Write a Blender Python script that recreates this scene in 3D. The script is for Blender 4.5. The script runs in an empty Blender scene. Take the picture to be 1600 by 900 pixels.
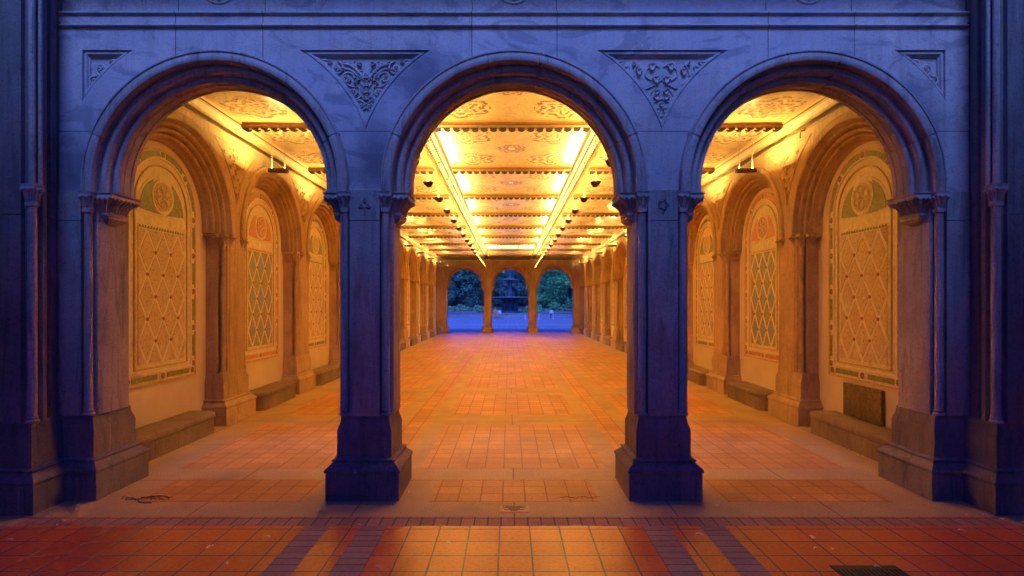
import bpy, math, random
from math import sin, cos, pi, sqrt, atan2, radians
from mathutils import Vector, Matrix
random.seed(7)
sc = bpy.context.scene
col = sc.collection

# ------------------------------------------------------------------ mesh builder
class MB:
    def __init__(s): s.v=[]; s.f=[]; s.m=[]; s.mi=0; s.smooth=True
    def vert(s,p): s.v.append(tuple(p)); return len(s.v)-1
    def face(s,idx): s.f.append(tuple(idx)); s.m.append(s.mi)
    def poly(s,pts): s.face([s.vert(p) for p in pts])
    def grid(s,rows,closed=False,capa=False,capb=False):
        base=[[s.vert(p) for p in r] for r in rows]
        n=len(rows[0])
        for a,b in zip(base,base[1:]):
            for j in range(n if closed else n-1):
                k=(j+1)%n
                s.face((a[j],a[k],b[k],b[j]))
        if capa: s.face(list(reversed(base[0])))
        if capb: s.face(base[-1])
    def box(s,x0,x1,y0,y1,z0,z1,c=0.0):
        if c<=0:
            P=[(x,y,z) for z in (z0,z1) for y in (y0,y1) for x in (x0,x1)]
            i=[s.vert(p) for p in P]
            for q in ((0,2,3,1),(4,5,7,6),(0,1,5,4),(1,3,7,5),(3,2,6,7),(2,0,4,6)): s.face([i[k] for k in q])
        else:
            s.loft([(x0+c,y0+c),(x1-c,y0+c),(x1-c,y1-c),(x0+c,y1-c)],[(z0,0),(z0+c,c),(z1-c,c),(z1,0)])
    def loft(s,plan,prof,cap=True):
        rows=[]
        for z,o in prof:
            rows.append([(x,y,z) for x,y in offset(plan,o)])
        s.grid(rows,True,cap,cap)
    def loft2(s,a,b,prof):
        """rectangular rings between rect a and rect b: prof=[(z,t)]"""
        rows=[]
        for z,t in prof:
            r=[a[i]+(b[i]-a[i])*t for i in range(4)]
            c=0.006
            rows.append([(r[0]+c,r[2],z),(r[1]-c,r[2],z),(r[1],r[2]+c,z),(r[1],r[3]-c,z),(r[1]-c,r[3],z),(r[0]+c,r[3],z),(r[0],r[3]-c,z),(r[0],r[2]+c,z)])
        s.grid(rows,True,True,True)
    def lathe(s,cx,cy,prof,n=14,cap=True):
        rows=[[(cx+r*cos(2*pi*k/n),cy+r*sin(2*pi*k/n),z) for k in range(n)] for r,z in prof]
        s.grid(rows,True,cap,cap)
    def tube(s,pts,r,n=6,closed=False,taper=None):
        pts=[Vector(p) for p in pts]; rows=[]; N=len(pts)
        for i,p in enumerate(pts):
            if closed: t=pts[(i+1)%N]-pts[i-1]
            else: t=pts[min(i+1,N-1)]-pts[max(i-1,0)]
            if t.length<1e-9: t=Vector((0,0,1))
            t.normalize()
            up=Vector((0,1,0)) if abs(t.y)<0.9 else Vector((1,0,0))
            a=t.cross(up).normalized(); b=t.cross(a)
            rr=r if taper is None else r*(taper[0]+(taper[1]-taper[0])*i/max(1,N-1))
            rows.append([tuple(p+a*rr*cos(2*pi*k/n)+b*rr*sin(2*pi*k/n)) for k in range(n)])
        if closed: rows.append(rows[0])
        s.grid(rows,True,not closed,not closed)
    def ball(s,c,rx,ry,rz,n=8,m=5):
        rows=[]
        for i in range(m+1):
            a=-pi/2+pi*i/m; ra=max(cos(a),1e-3)
            rows.append([(c[0]+rx*ra*cos(2*pi*k/n),c[1]+ry*ra*sin(2*pi*k/n),c[2]+rz*sin(a)) for k in range(n)])
        s.grid(rows,True,True,True)
    def build(s,name,mats,parent=None,loc=None,flat=False,merge=False):
        me=bpy.data.meshes.new(name); me.from_pydata(s.v,[],s.f)
        if not isinstance(mats,(list,tuple)): mats=[mats]
        for m in mats: me.materials.append(m)
        me.polygons.foreach_set('material_index',s.m); me.update()
        if not flat:
            me.shade_smooth(); me.set_sharp_from_angle(angle=radians(38))
        o=bpy.data.objects.new(name,me); col.objects.link(o)
        if parent: o.parent=parent
        if loc: o.location=loc
        return o

def offset(plan,o):
    if abs(o)<1e-9: return list(plan)
    n=len(plan); out=[]
    for i in range(n):
        p0=Vector(plan[i-1]); p=Vector(plan[i]); p1=Vector(plan[(i+1)%n])
        d0=(p-p0).normalized(); d1=(p1-p).normalized()
        n0=Vector((d0.y,-d0.x)); n1=Vector((d1.y,-d1.x))
        b=n0+n1; k=b.length_squared
        v=b*(2*o/k) if k>1e-6 else n0*o
        out.append((p.x+v.x,p.y+v.y))
    return out

def thing(name,label,cat,loc=(0,0,0),rotz=0,group=None):
    o=bpy.data.objects.new(name,None); col.objects.link(o); o.empty_display_size=.1
    o.location=loc; o.rotation_euler=(0,0,rotz); o['label']=label; o['category']=cat
    if group: o['group']=group
    return o
def tag(o,label,cat,group=None):
    o['label']=label; o['category']=cat
    if group: o['group']=group
    return o
def struct(o,kind='structure'): o['kind']=kind; return o
def dup(root,loc,rotz,label,group=None):
    r=root.copy(); col.objects.link(r); r.location=loc; r.rotation_euler=(0,0,rotz); r['label']=label
    if group: r['group']=group
    for ch in list(root.children):
        c=ch.copy(); col.objects.link(c); c.parent=r
        for g in list(ch.children):
            d=g.copy(); col.objects.link(d); d.parent=c
    return r
ORD=['nearest','second','third','fourth','fifth','sixth','seventh','eighth','ninth','tenth','eleventh','twelfth','thirteenth','fourteenth','fifteenth','sixteenth','seventeenth','eighteenth','nineteenth','twentieth']

# ------------------------------------------------------------------ materials
class NT:
    def __init__(s,name):
        s.mat=bpy.data.materials.new(name); s.mat.use_nodes=True
        s.t=s.mat.node_tree; s.b=s.t.nodes['Principled BSDF']
    def n(s,ty,**kw):
        x=s.t.nodes.new(ty)
        for k,v in kw.items(): setattr(x,k,v)
        return x
    def L(s,a,b): s.t.links.new(a,b)
    def m(s,op,a,b=None,c=None,clamp=False):
        x=s.n('ShaderNodeMath',operation=op); x.use_clamp=clamp
        for i,v in enumerate((a,b,c)):
            if v is None: continue
            if isinstance(v,(int,float)): x.inputs[i].default_value=v
            else: s.L(v,x.inputs[i])
        return x.outputs[0]
    def coord(s,kind='Object',scale=(1,1,1),rand=False):
        tc=s.n('ShaderNodeTexCoord'); mp=s.n('ShaderNodeMapping'); mp.inputs['Scale'].default_value=scale
        s.L(tc.outputs[kind],mp.inputs['Vector'])
        if rand:
            oi=s.n('ShaderNodeObjectInfo'); cb=s.n('ShaderNodeCombineXYZ')
            r=s.m('MULTIPLY',oi.outputs['Random'],37.0)
            for i in range(3): s.L(r,cb.inputs[i])
            s.L(cb.outputs[0],mp.inputs['Location'])
        return mp.outputs[0]
    def pos(s):
        g=s.n('ShaderNodeNewGeometry'); return g.outputs['Position']
    def noise(s,vec,scale,detail=4,rough=.6,dist=0):
        x=s.n('ShaderNodeTexNoise'); x.inputs['Scale'].default_value=scale; x.inputs['Detail'].default_value=detail
        x.inputs['Roughness'].default_value=rough; x.inputs['Distortion'].default_value=dist
        s.L(vec,x.inputs['Vector']); return x.outputs['Fac']
    def ramp(s,fac,stops):
        x=s.n('ShaderNodeValToRGB'); e=x.color_ramp.elements
        while len(e)<len(stops): e.new(.5)
        for i,(p,c) in enumerate(stops):
            e[i].position=p; e[i].color=(c[0],c[1],c[2],1) if not isinstance(c,(int,float)) else (c,c,c,1)
        s.L(fac,x.inputs['Fac']); return x.outputs['Color']
    def mix(s,fac,a,b,mode='MIX'):
        x=s.n('ShaderNodeMix',data_type='RGBA',blend_type=mode)
        for k,v in ((0,fac),(6,a),(7,b)):
            if isinstance(v,(int,float)): x.inputs[k].default_value=v
            elif isinstance(v,tuple): x.inputs[k].default_value=(v[0],v[1],v[2],1)
            else: s.L(v,x.inputs[k])
        return x.outputs[2]
    def bump(s,h,strength=.4,dist=.01,prev=None):
        x=s.n('ShaderNodeBump'); x.inputs['Strength'].default_value=strength; x.inputs['Distance'].default_value=dist
        s.L(h,x.inputs['Height'])
        if prev is not None: s.L(prev,x.inputs['Normal'])
        return x.outputs[0]
    def out(s,color=None,rough=.7,normal=None,spec=.5):
        if color is not None:
            if isinstance(color,tuple): s.b.inputs['Base Color'].default_value=(*color,1)
            else: s.L(color,s.b.inputs['Base Color'])
        if isinstance(rough,(int,float)): s.b.inputs['Roughness'].default_value=rough
        else: s.L(rough,s.b.inputs['Roughness'])
        s.b.inputs['Specular IOR Level'].default_value=spec
        if normal is not None: s.L(normal,s.b.inputs['Normal'])
        return s.mat

def stone(name,light,dark,joints=False,rand=True,stain=.55,rough=.72,wet=.0):
    t=NT(name); v=t.coord('Object',rand=rand)
    n1=t.noise(v,1.3,5,.6,.6); n2=t.noise(v,9,6,.7); n3=t.noise(v,60,4,.6)
    c=t.mix(t.ramp(n1,[(.32,0),(.68,1)]),dark,light)
    c=t.mix(t.m('MULTIPLY',t.ramp(n2,[(.35,0),(.75,1)]),.35),c,tuple(x*1.25 for x in light))
    sv=t.coord('Object',(5,5,.55),rand=rand); st=t.noise(sv,2.2,5,.65,.8)
    c=t.mix(t.m('MULTIPLY',t.ramp(st,[(.50,0),(.68,1)]),stain),c,tuple(x*.33 for x in dark))
    st2=t.noise(t.coord('Object',(9,9,.4),rand=rand),2.6,4,.6,.3)
    c=t.mix(t.m('MULTIPLY',t.ramp(st2,[(.66,0),(.74,1)]),.45),c,(.55,.53,.5))
    sp=t.ramp(n3,[(.3,.62),(.5,1)])
    c=t.mix(1.0,c,sp,'MULTIPLY')
    h=t.m('ADD',t.m('MULTIPLY',n2,.7),t.m('MULTIPLY',n3,.3))
    nm=t.bump(h,.45,.012)
    if joints:
        w1=t.noise(v,.55,3,.5,1.2); w2=t.noise(t.coord('Object',(1.0,1.0,1.8)),1.7,6,.65,1.6)
        c=t.mix(t.m('MULTIPLY',t.ramp(w1,[(.45,0),(.6,1)]),.55),c,(.40,.40,.45))
        c=t.mix(t.m('MULTIPLY',t.ramp(w2,[(.53,0),(.60,1)]),.6),c,(.20,.20,.22))
        w3=t.noise(t.coord('Object',(1.3,1.3,1.3)),2.9,6,.7,.8)
        c=t.mix(t.m('MULTIPLY',t.ramp(w3,[(.60,0),(.70,1)]),.45),c,(.60,.48,.36))
        gp_=t.n('ShaderNodeSeparateXYZ'); t.L(t.pos(),gp_.inputs[0])
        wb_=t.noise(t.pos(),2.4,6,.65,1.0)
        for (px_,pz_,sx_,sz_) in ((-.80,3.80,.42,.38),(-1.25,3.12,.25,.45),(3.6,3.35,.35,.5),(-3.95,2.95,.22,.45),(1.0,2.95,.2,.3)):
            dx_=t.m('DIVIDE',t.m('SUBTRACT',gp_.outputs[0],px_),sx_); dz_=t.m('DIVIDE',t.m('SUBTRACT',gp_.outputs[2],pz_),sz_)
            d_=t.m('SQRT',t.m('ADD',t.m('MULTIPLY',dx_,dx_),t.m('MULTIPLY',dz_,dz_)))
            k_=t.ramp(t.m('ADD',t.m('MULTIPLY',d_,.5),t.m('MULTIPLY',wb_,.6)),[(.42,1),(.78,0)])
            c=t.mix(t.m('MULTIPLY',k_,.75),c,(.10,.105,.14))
        g=t.n('ShaderNodeSeparateXYZ'); t.L(t.pos(),g.inputs[0])
        X,Z=g.outputs[0],g.outputs[2]
        def line(val,p,w=.0035):
            return t.m('LESS_THAN',t.m('ABSOLUTE',t.m('SUBTRACT',val,p)),w)
        j=line(Z,3.307)
        up=t.m('GREATER_THAN',Z,3.4)
        for px in (-3.06,-2.27,-.38,.39,2.30,3.08):
            j=t.m('MAXIMUM',j,t.m('MULTIPLY',line(X,px),up))
        c=t.mix(t.m('MULTIPLY',j,.85),c,(.02,.018,.016))
        nm=t.bump(t.m('SUBTRACT',1,j),.8,.006,nm)
    return t.out(c,t.m('ADD',t.m('MULTIPLY',n2,.25),rough-.12),nm)

M={}
M['facade']=stone('facade_sandstone',(.56,.50,.45),(.36,.33,.31),joints=True,rand=False,stain=.28)
M['pier']=stone('pier_sandstone',(.44,.39,.35),(.27,.24,.21),stain=.6)
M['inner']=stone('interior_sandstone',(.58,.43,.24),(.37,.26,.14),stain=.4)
M['shadegrime']=stone('shaded_grimy_stone',(.25,.225,.21),(.13,.115,.105),stain=.5)  # darker copy of the pier stone: low shade put into the colour, plus grime
M['bench']=stone('bench_stone',(.30,.24,.16),(.17,.13,.09),stain=.3)
M['carve']=stone('carved_sandstone',(.58,.51,.46),(.42,.37,.33),stain=.15)

def plaster():
    t=NT('rough_plaster'); v=t.coord('Object',rand=True)
    n=t.noise(v,2,4); f=t.noise(v,45,3,.7)
    c=t.ramp(n,[(.3,(.72,.62,.48)),(.7,(.82,.74,.62))])
    return t.out(c,.85,t.bump(f,.5,.006))
M['plaster']=plaster()

def paint(name,c,var=.25,rough=.5,sc_=14,bump=.15,dmg=0):
    t=NT(name); v=t.coord('Object',rand=True); n=t.noise(v,sc_,5,.7)
    cc=t.ramp(n,[(.3,tuple(x*(1-var) for x in c)),(.7,tuple(min(.9,x*(1+var)) for x in c))])
    if dmg:
        d=t.noise(t.coord('Object',(6,6,2.2),rand=True),1.6,8,.8,.5)
        sep=t.n('ShaderNodeSeparateXYZ'); t.L(t.coord('Object'),sep.inputs[0])
        low=t.m('MULTIPLY',t.m('SUBTRACT',2.0,sep.outputs[2]),.09)
        k=t.m('MULTIPLY',t.ramp(t.m('ADD',d,low),[(.60,0),(.66,1)]),dmg)
        cc=t.mix(k,cc,(.78,.72,.6))
    return t.out(cc,rough,t.bump(n,bump,.004))
M['cream']=paint('cream_tile',(.80,.71,.46))
M['cream2']=paint('pale_cream_strap',(.86,.80,.60),.05)
M['tanfield']=None
def damask():
    t=NT('damask_tile'); v=t.coord('Object')
    w=t.n('ShaderNodeTexVoronoi'); w.inputs['Scale'].default_value=26; t.L(v,w.inputs['Vector'])
    n=t.noise(v,38,3,.6,1.5)
    k=t.m('MULTIPLY',w.outputs['Distance'],n)
    c=t.ramp(k,[(.10,(.42,.32,.15)),(.2,(.62,.51,.29))])
    d=t.noise(t.coord('Object',(6,6,2.2),rand=True),1.6,8,.8,.5)
    sep=t.n('ShaderNodeSeparateXYZ'); t.L(t.coord('Object'),sep.inputs[0])
    low=t.m('MULTIPLY',t.m('SUBTRACT',2.0,sep.outputs[2]),.09)
    kk=t.m('MULTIPLY',t.ramp(t.m('ADD',d,low),[(.58,0),(.63,1)]),.8)
    c=t.mix(kk,c,(.78,.70,.55))
    return t.out(c,.45,t.bump(n,.3,.005))
M['damask']=damask()
def mottled(name,a,b,scale=30):
    t=NT(name); v=t.coord('Object',rand=True); n=t.noise(v,scale,4,.7,1.0)
    return t.out(t.ramp(n,[(.38,a),(.6,b)]),.4,t.bump(n,.2,.004))
M['green']=mottled('green_border_tile',(.13,.19,.06),(.32,.36,.12))
M['redb']=mottled('brick_red_border_tile',(.55,.19,.08),(.68,.36,.20))
M['blue']=mottled('blue_lozenge_tile',(.18,.26,.32),(.36,.42,.42))
M['greenl']=mottled('green_lozenge_tile',(.22,.27,.10),(.42,.42,.19))
M['reddot']=mottled('red_button_tile',(.30,.08,.04),(.42,.16,.08))
M['gold']=mottled('gold_frame_tile',(.55,.38,.17),(.68,.52,.27),18)

# ceiling tile panels
def ceiling_mat(w,d):
    t=NT('encaustic_ceiling_tile'); v=t.coord('Object')
    sp=t.n('ShaderNodeSeparateXYZ'); t.L(v,sp.inputs[0]); X,Y=sp.outputs[0],sp.outputs[1]
    base=t.ramp(t.noise(v,3,3),[(.3,(.285,.18,.09)),(.7,(.37,.26,.145))])
    ax=t.m('SUBTRACT',t.m('ABSOLUTE',X),w*.31); ay=t.m('SUBTRACT',t.m('ABSOLUTE',Y),d*.27)
    def rosette(px,py,R,pet):
        r=t.m('SQRT',t.m('ADD',t.m('MULTIPLY',px,px),t.m('MULTIPLY',py,py)))
        th=t.m('ARCTAN2',py,px)
        k=t.m('ADD',t.m('MULTIPLY',t.m('COSINE',t.m('MULTIPLY',th,pet)),.13*R),r)
        wv=t.m('SINE',t.m('MULTIPLY',k,2*pi/(R*.36)))
        inside=t.m('LESS_THAN',r,R)
        return t.m('MULTIPLY',t.m('GREATER_THAN',wv,-.15),inside),r
    a,_=rosette(ax,ay,.44,6); b,rc=rosette(X,Y,.26,8)
    brk=t.ramp(t.noise(v,17,3,.7),[(.42,0),(.50,1)])
    vo=t.n('ShaderNodeTexVoronoi'); vo.inputs['Scale'].default_value=16; t.L(v,vo.inputs['Vector'])
    dots=t.m('LESS_THAN',vo.outputs['Distance'],.20)
    dots=t.m('MULTIPLY',dots,t.ramp(t.noise(v,1.6,2),[(.36,0),(.52,1)]))
    pat=t.m('MULTIPLY',t.m('MAXIMUM',a,b),brk)
    hue=t.ramp(t.noise(v,5,2),[(.42,(.05,.05,.08)),(.5,(.17,.03,.01)),(.62,(.05,.06,.03))])
    c=t.mix(t.m('MULTIPLY',dots,.8),base,(.13,.06,.03))
    c=t.mix(t.m('MULTIPLY',pat,.95),c,hue)
    # centre star
    c=t.mix(t.m('MULTIPLY',t.m('LESS_THAN',rc,.10),.8),c,(.16,.13,.17))
    c=t.mix(t.m('MULTIPLY',t.m('LESS_THAN',rc,.06),1.),c,(.55,.40,.25))
    # frame lines
    ex=t.m('SUBTRACT',w/2,t.m('ABSOLUTE',X)); ey=t.m('SUBTRACT',d/2,t.m('ABSOLUTE',Y)); e=t.m('MINIMUM',ex,ey)
    fr=t.m('LESS_THAN',e,.09); c=t.mix(t.m('MULTIPLY',fr,.8),c,(.50,.20,.06))
    dash=t.m('GREATER_THAN',t.m('SINE',t.m('MULTIPLY',t.m('ADD',X,Y),2*pi/.12)),.1)
    band=t.m('MULTIPLY',t.m('MULTIPLY',t.m('LESS_THAN',e,.17),t.m('GREATER_THAN',e,.13)),dash)
    c=t.mix(t.m('MULTIPLY',band,.7),c,(.22,.15,.16))
    # tile grid
    def gl(val):
        f=t.m('FRACT',t.m('ADD',t.m('DIVIDE',val,.155),50)); return t.m('LESS_THAN',f,.02)
    grid=t.m('MAXIMUM',gl(X),gl(Y)); c=t.mix(t.m('MULTIPLY',grid,.35),c,(.3,.2,.1))
    nm=t.bump(t.noise(v,5,3),.12,.02)
    return t.out(c,.26,nm,.4)
M['beam']=paint('beam_gilt_paint',(.19,.09,.03),.25,.42)
M['beamdark']=paint('beam_dark_red_paint',(.12,.045,.02),.3,.5)
M['beamgold']=paint('beam_gold_edge',(.115,.062,.024),.12,.35)
M['scallop']=paint('dark_scallop_paint',(.03,.02,.024),.3,.9)
M['cornice']=paint('cornice_ochre',(.42,.29,.15),.18,.6)

# floor
def tile_mat(name,size,c1,c2,mortar,rough=.38,offx=0,offy=0,w=None,mort=.006,off=0.0,dirt=.5):
    t=NT(name)
    mp=t.n('ShaderNodeMapping'); mp.inputs['Location'].default_value=(offx,offy,0); t.L(t.pos(),mp.inputs['Vector'])
    b=t.n('ShaderNodeTexBrick'); b.offset=off; b.squash=1
    b.inputs['Scale'].default_value=1; b.inputs['Brick Width'].default_value=w or size; b.inputs['Row Height'].default_value=size
    b.inputs['Mortar Size'].default_value=mort; b.inputs['Mortar Smooth'].default_value=.25; b.inputs['Bias'].default_value=0
    b.inputs['Color1'].default_value=(*c1,1); b.inputs['Color2'].default_value=(*c2,1); b.inputs['Mortar'].default_value=(*mortar,1)
    t.L(mp.outputs[0],b.inputs['Vector'])
    v=t.pos(); n=t.noise(v,1.1,5,.6,.5); f=t.noise(v,35,4,.7)
    c=t.mix(t.m('MULTIPLY',t.ramp(n,[(.38,0),(.7,1)]),dirt),b.outputs['Color'],tuple((x*.55) for x in c2))
    g=t.ramp(f,[(.3,.72),(.55,1.05)]); c=t.mix(1,c,g,'MULTIPLY')
    sp=t.noise(v,7,5,.7,1.); c=t.mix(t.m('MULTIPLY',t.ramp(sp,[(.62,0),(.72,1)]),.35),c,(.06,.05,.045))
    h=t.m('ADD',t.m('MULTIPLY',t.m('SUBTRACT',1,b.outputs['Fac']),1.0),t.m('MULTIPLY',f,.18))
    nm=t.bump(h,.6,.006)
    low=t.noise(v,.9,2); nm=t.bump(low,.1,.05,nm)
    r=t.m('ADD',t.m('MULTIPLY',t.m('ADD',f,n),.2),rough-.15)
    r=t.m('ADD',r,t.m('MULTIPLY',b.outputs['Fac'],.3))
    return t.out(c,r,nm)
M['tile_in']=tile_mat('interior_quarry_tile',.2,(.70,.36,.12),(.56,.275,.085),(.36,.21,.08),.40,offx=.1,offy=.0)
M['tile_out']=tile_mat('outdoor_red_tile',.232,(.88,.19,.035),(.78,.13,.025),(.14,.11,.14),.32,offx=.116,offy=.02,mort=.007,dirt=.25)
bt_=M['tile_out'].node_tree.nodes['Principled BSDF']; bt_.inputs['Coat Weight'].default_value=.8; bt_.inputs['Coat Roughness'].default_value=.27
M['brick_h']=tile_mat('soldier_brick',.19,(.50,.26,.20),(.36,.18,.14),(.13,.10,.11),.6,offy=-.045,w=.107,mort=.006)
M['brick_v']=tile_mat('strip_brick',.095,(.44,.27,.24),(.33,.20,.18),(.13,.11,.13),.6,offy=.01,w=.4,offx=.2,mort=.006)
def granite():
    t=NT('speckled_granite'); v=t.pos(); f=t.noise(v,70,4,.8); n=t.noise(v,1.5,5)
    c=t.ramp(f,[(.35,(.36,.25,.11)),(.5,(.56,.40,.18)),(.65,(.66,.50,.27))])
    c=t.mix(t.m('MULTIPLY',t.ramp(n,[(.4,0),(.7,1)]),.4),c,(.18,.14,.10))
    b=t.n('ShaderNodeTexBrick'); b.offset=.0; b.inputs['Scale'].default_value=1; b.inputs['Brick Width'].default_value=1.345; b.inputs['Row Height'].default_value=1.4
    b.inputs['Mortar Size'].default_value=.005
    t.L(v,b.inputs['Vector'])
    c=t.mix(t.m('MULTIPLY',b.outputs['Fac'],.8),c,(.04,.03,.03))
    return t.out(c,.6,t.bump(f,.3,.004))
M['granite']=granite()
M['plaza']=tile_mat('plaza_brick_paving',.42,(.35,.31,.30),(.28,.25,.25),(.12,.11,.11),.55,w=.84,off=.5,mort=.02,dirt=.4)
M['iron']=paint('dark_iron',(.035,.03,.03),.3,.5)
M['bronze']=mottled('weathered_bronze',(.06,.05,.035),(.19,.15,.075),22)
M['brass']=paint('brass_plate',(.60,.40,.14),.15,.35)
M['bowl']=paint('lamp_bowl_maroon',(.10,.045,.035),.2,.5)
M['rod']=paint('lamp_rod_paint',(.16,.12,.09),.1,.5)
M['leaf']=paint('dry_leaf',(.80,.70,.52),.12,.8)
M['debris']=paint('dark_debris',(.09,.06,.045),.4,.8)
M['paper']=paint('paper_scrap',(.75,.7,.62),.1,.8)
M['whitepost']=paint('white_post_paint',(.75,.75,.75),.05,.5)
M['fountain']=mottled('fountain_dark_bronze',(.03,.035,.04),(.10,.11,.11),6)
M['poolstone']=paint('pool_stone',(.30,.28,.28),.3,.7,6)
M['bark']=paint('tree_bark',(.06,.05,.04),.4,.9)
def lightmat(name,c,s):
    t=NT(name); t.b.inputs['Base Color'].default_value=(.8,.8,.8,1); t.b.inputs['Emission Color'].default_value=(*c,1); t.b.inputs['Emission Strength'].default_value=s
    return t.mat
LAMPC=(1,.66,.17)
M['lamp']=lightmat('lamp_lens_glow',LAMPC,365); M['lamp2']=lightmat('trough_lens_glow',LAMPC,190)
M['skypane']=lightmat('lit_glass_pane',(1,.66,.28),.13)
def leafmat(name,a,b):
    t=NT(name); v=t.coord('Object',rand=True); n=t.noise(v,.9,3)
    c=t.ramp(n,[(.35,a),(.65,b)])
    t.b.inputs['Transmission Weight'].default_value=0
    return t.out(c,.7,None,.25)
M['leafdark']=leafmat('dark_foliage',(.07,.18,.11),(.15,.30,.16))
M['leafgreen']=leafmat('bright_foliage',(.12,.40,.13),(.24,.62,.20))
M['leafbush']=leafmat('bush_foliage',(.16,.28,.12),(.28,.44,.20))
def water(name,c,rough=.12,bs=3,spec=.5):
    t=NT(name); v=t.coord('Object',(1,2.5,1)); n=t.noise(v,bs,3)
    return t.out(c,rough,t.bump(n,.3,.05),spec)
M['lake']=water('lake_water',(.10,.14,.22),.25)
M['pool']=water('pool_water',(.05,.07,.09))
tw=NT('falling_water'); tw.b.inputs['Alpha'].default_value=.22; M['spray']=tw.out((.6,.7,.8),.3)

# ------------------------------------------------------------------ key dimensions (metres, y = distance from the camera)
ZC=2.83; ZS=2.754; AX=2.69; PC=1.345
BAY=2.8; R0=5.725; NB=10     # respond k stands at R0+BAY*k
WX=4.15; NX=4.42             # side wall face, niche back
CZ=4.47; BZ=4.39             # ceiling, beam underside
FARY=R0+BAY*NB+.02           # near face of far piers ~33.74

# ------------------------------------------------------------------ arch profile sweeps
def roll(rc,yc,rad,a0,a1,n=6):
    return [(rc+rad*cos(radians(a0+(a1-a0)*i/n)),yc+rad*sin(radians(a0+(a1-a0)*i/n))) for i in range(n+1)]
half=[(1.199,.022),(1.199,-.040),(1.192,-.052),(1.180,-.052),(1.176,-.044),(1.160,-.044)]+[(1.150,-.050),(1.118,-.050),(1.104,-.044),(1.097,-.030)]+[(1.094,.045),(1.084,.048)]
half+=roll(1.050,.060,.034,0,-180)+[(1.014,.075),(1.010,.105),(1.004,.108)]+roll(.986,.125,.030,70,-150,7)+[(.957,.15),(.955,.160)]+[(.963,.166),(.963,.176),(.957,.182)]
front_prof=[(r,y) for r,y in half]+[(.956,.2175)]
front_prof+=[(r,.435-y) for r,y in reversed(half)]
def arch_sweep(mb,prof,zc,zs,f,joints=(),n=64):
    """f(r-lateral, z, depth) -> xyz ; sweep profile around a stilted semicircle"""
    st=[('v',zs,0)]
    angs=[pi*i/n for i in range(n+1)]; ev=[]
    for a in angs: ev.append((a,0))
    for j in joints:
        for d,s in ((-.006,0),(-.0028,1),(.0028,1),(.006,0)): ev.append((radians(j)+d,s))
    ev.sort()
    rows=[[f(r,zs,d) for r,d in prof]]
    for a,s in ev:
        row=[]
        for r,d in prof:
            rr=r+(.007 if s else 0); dd=d
            if s: dd=d+.007 if d<.2 else d-.007
            row.append(f(rr*cos(a),zc+rr*sin(a),dd))
        rows.append(row)
    rows.append([f(-r,zs,d) for r,d in prof])
    mb.grid(rows)
def strip(mb,xs,lo,hi,f):
    for a,b in zip(xs,xs[1:]):
        p=[f(a,lo(a)),f(b,lo(b)),f(b,hi(b)),f(a,hi(a))]
        mb.poly(p)

# ------------------------------------------------------------------ carved ornament helpers (2D in (u,v), placed by g(u,v,h))
def flower(mb,g,u,v,R,n=6):
    for k in range(n):
        a=2*pi*k/n+.3
        c=(u+R*.58*cos(a),v+R*.58*sin(a))
        ring=[g(c[0]+R*.34*cos(b)*1.1,c[1]+R*.34*sin(b)*1.1,0) for b in [2*pi*i/8 for i in range(8)]]
        ring2=[g(c[0]+R*.22*cos(b),c[1]+R*.22*sin(b),.016) for b in [2*pi*i/8 for i in range(8)]]
        mb.grid([ring,ring2],True,False,True)
    ring=[g(u+R*.24*cos(b),v+R*.24*sin(b),.004) for b in [2*pi*i/8 for i in range(8)]]
    ring2=[g(u+R*.14*cos(b),v+R*.14*sin(b),.026) for b in [2*pi*i/8 for i in range(8)]]
    mb.grid([ring,ring2],True,False,True)
def leafshape(mb,g,u,v,L,ang,lobes=5,h=.024):
    pts=[]
    N=lobes*4
    for i in range(N):
        a=2*pi*i/N
        r=L*(.5+.17*cos(lobes*a))*(1.0+.35*cos(a))
        pts.append((u+r*cos(a+ang),v+r*sin(a+ang)))
    o=[g(p[0],p[1],0) for p in pts]; i1=[g(u+(p[0]-u)*.72,v+(p[1]-v)*.72,h) for p in pts]
    i2=[g(u+(p[0]-u)*.2,v+(p[1]-v)*.2,h*.55) for p in pts]
    mb.grid([o,i1,i2],True,False,True)
def stem(mb,g,pts,r=.008,h=.008):
    # catmull through pts
    P=[Vector((p[0],p[1],0)) for p in pts]; out=[]
    for i in range(len(P)-1):
        p0=P[max(i-1,0)];p1=P[i];p2=P[i+1];p3=P[min(i+2,len(P)-1)]
        for k in range(5):
            t=k/5
            q=.5*((2*p1)+(p2-p0)*t+(2*p0-5*p1+4*p2-p3)*t*t+(3*p1-p0-3*p2+p3)*t**3)
            out.append(g(q.x,q.y,h))
    out.append(g(P[-1].x,P[-1].y,h))
    mb.tube(out,r,5)
def spiral(mb,g,u,v,R,a0,turns=1.3,sgn=1,r=.009):
    pts=[]
    n=int(14*turns)
    for i in range(n+1):
        t=i/n; a=a0+sgn*2*pi*turns*t; rr=R*(1-.78*t)
        pts.append(g(u+rr*cos(a),v+rr*sin(a),.010))
    mb.tube(pts,r,5,taper=(1,1.2))
    c=pts[-1]

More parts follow.
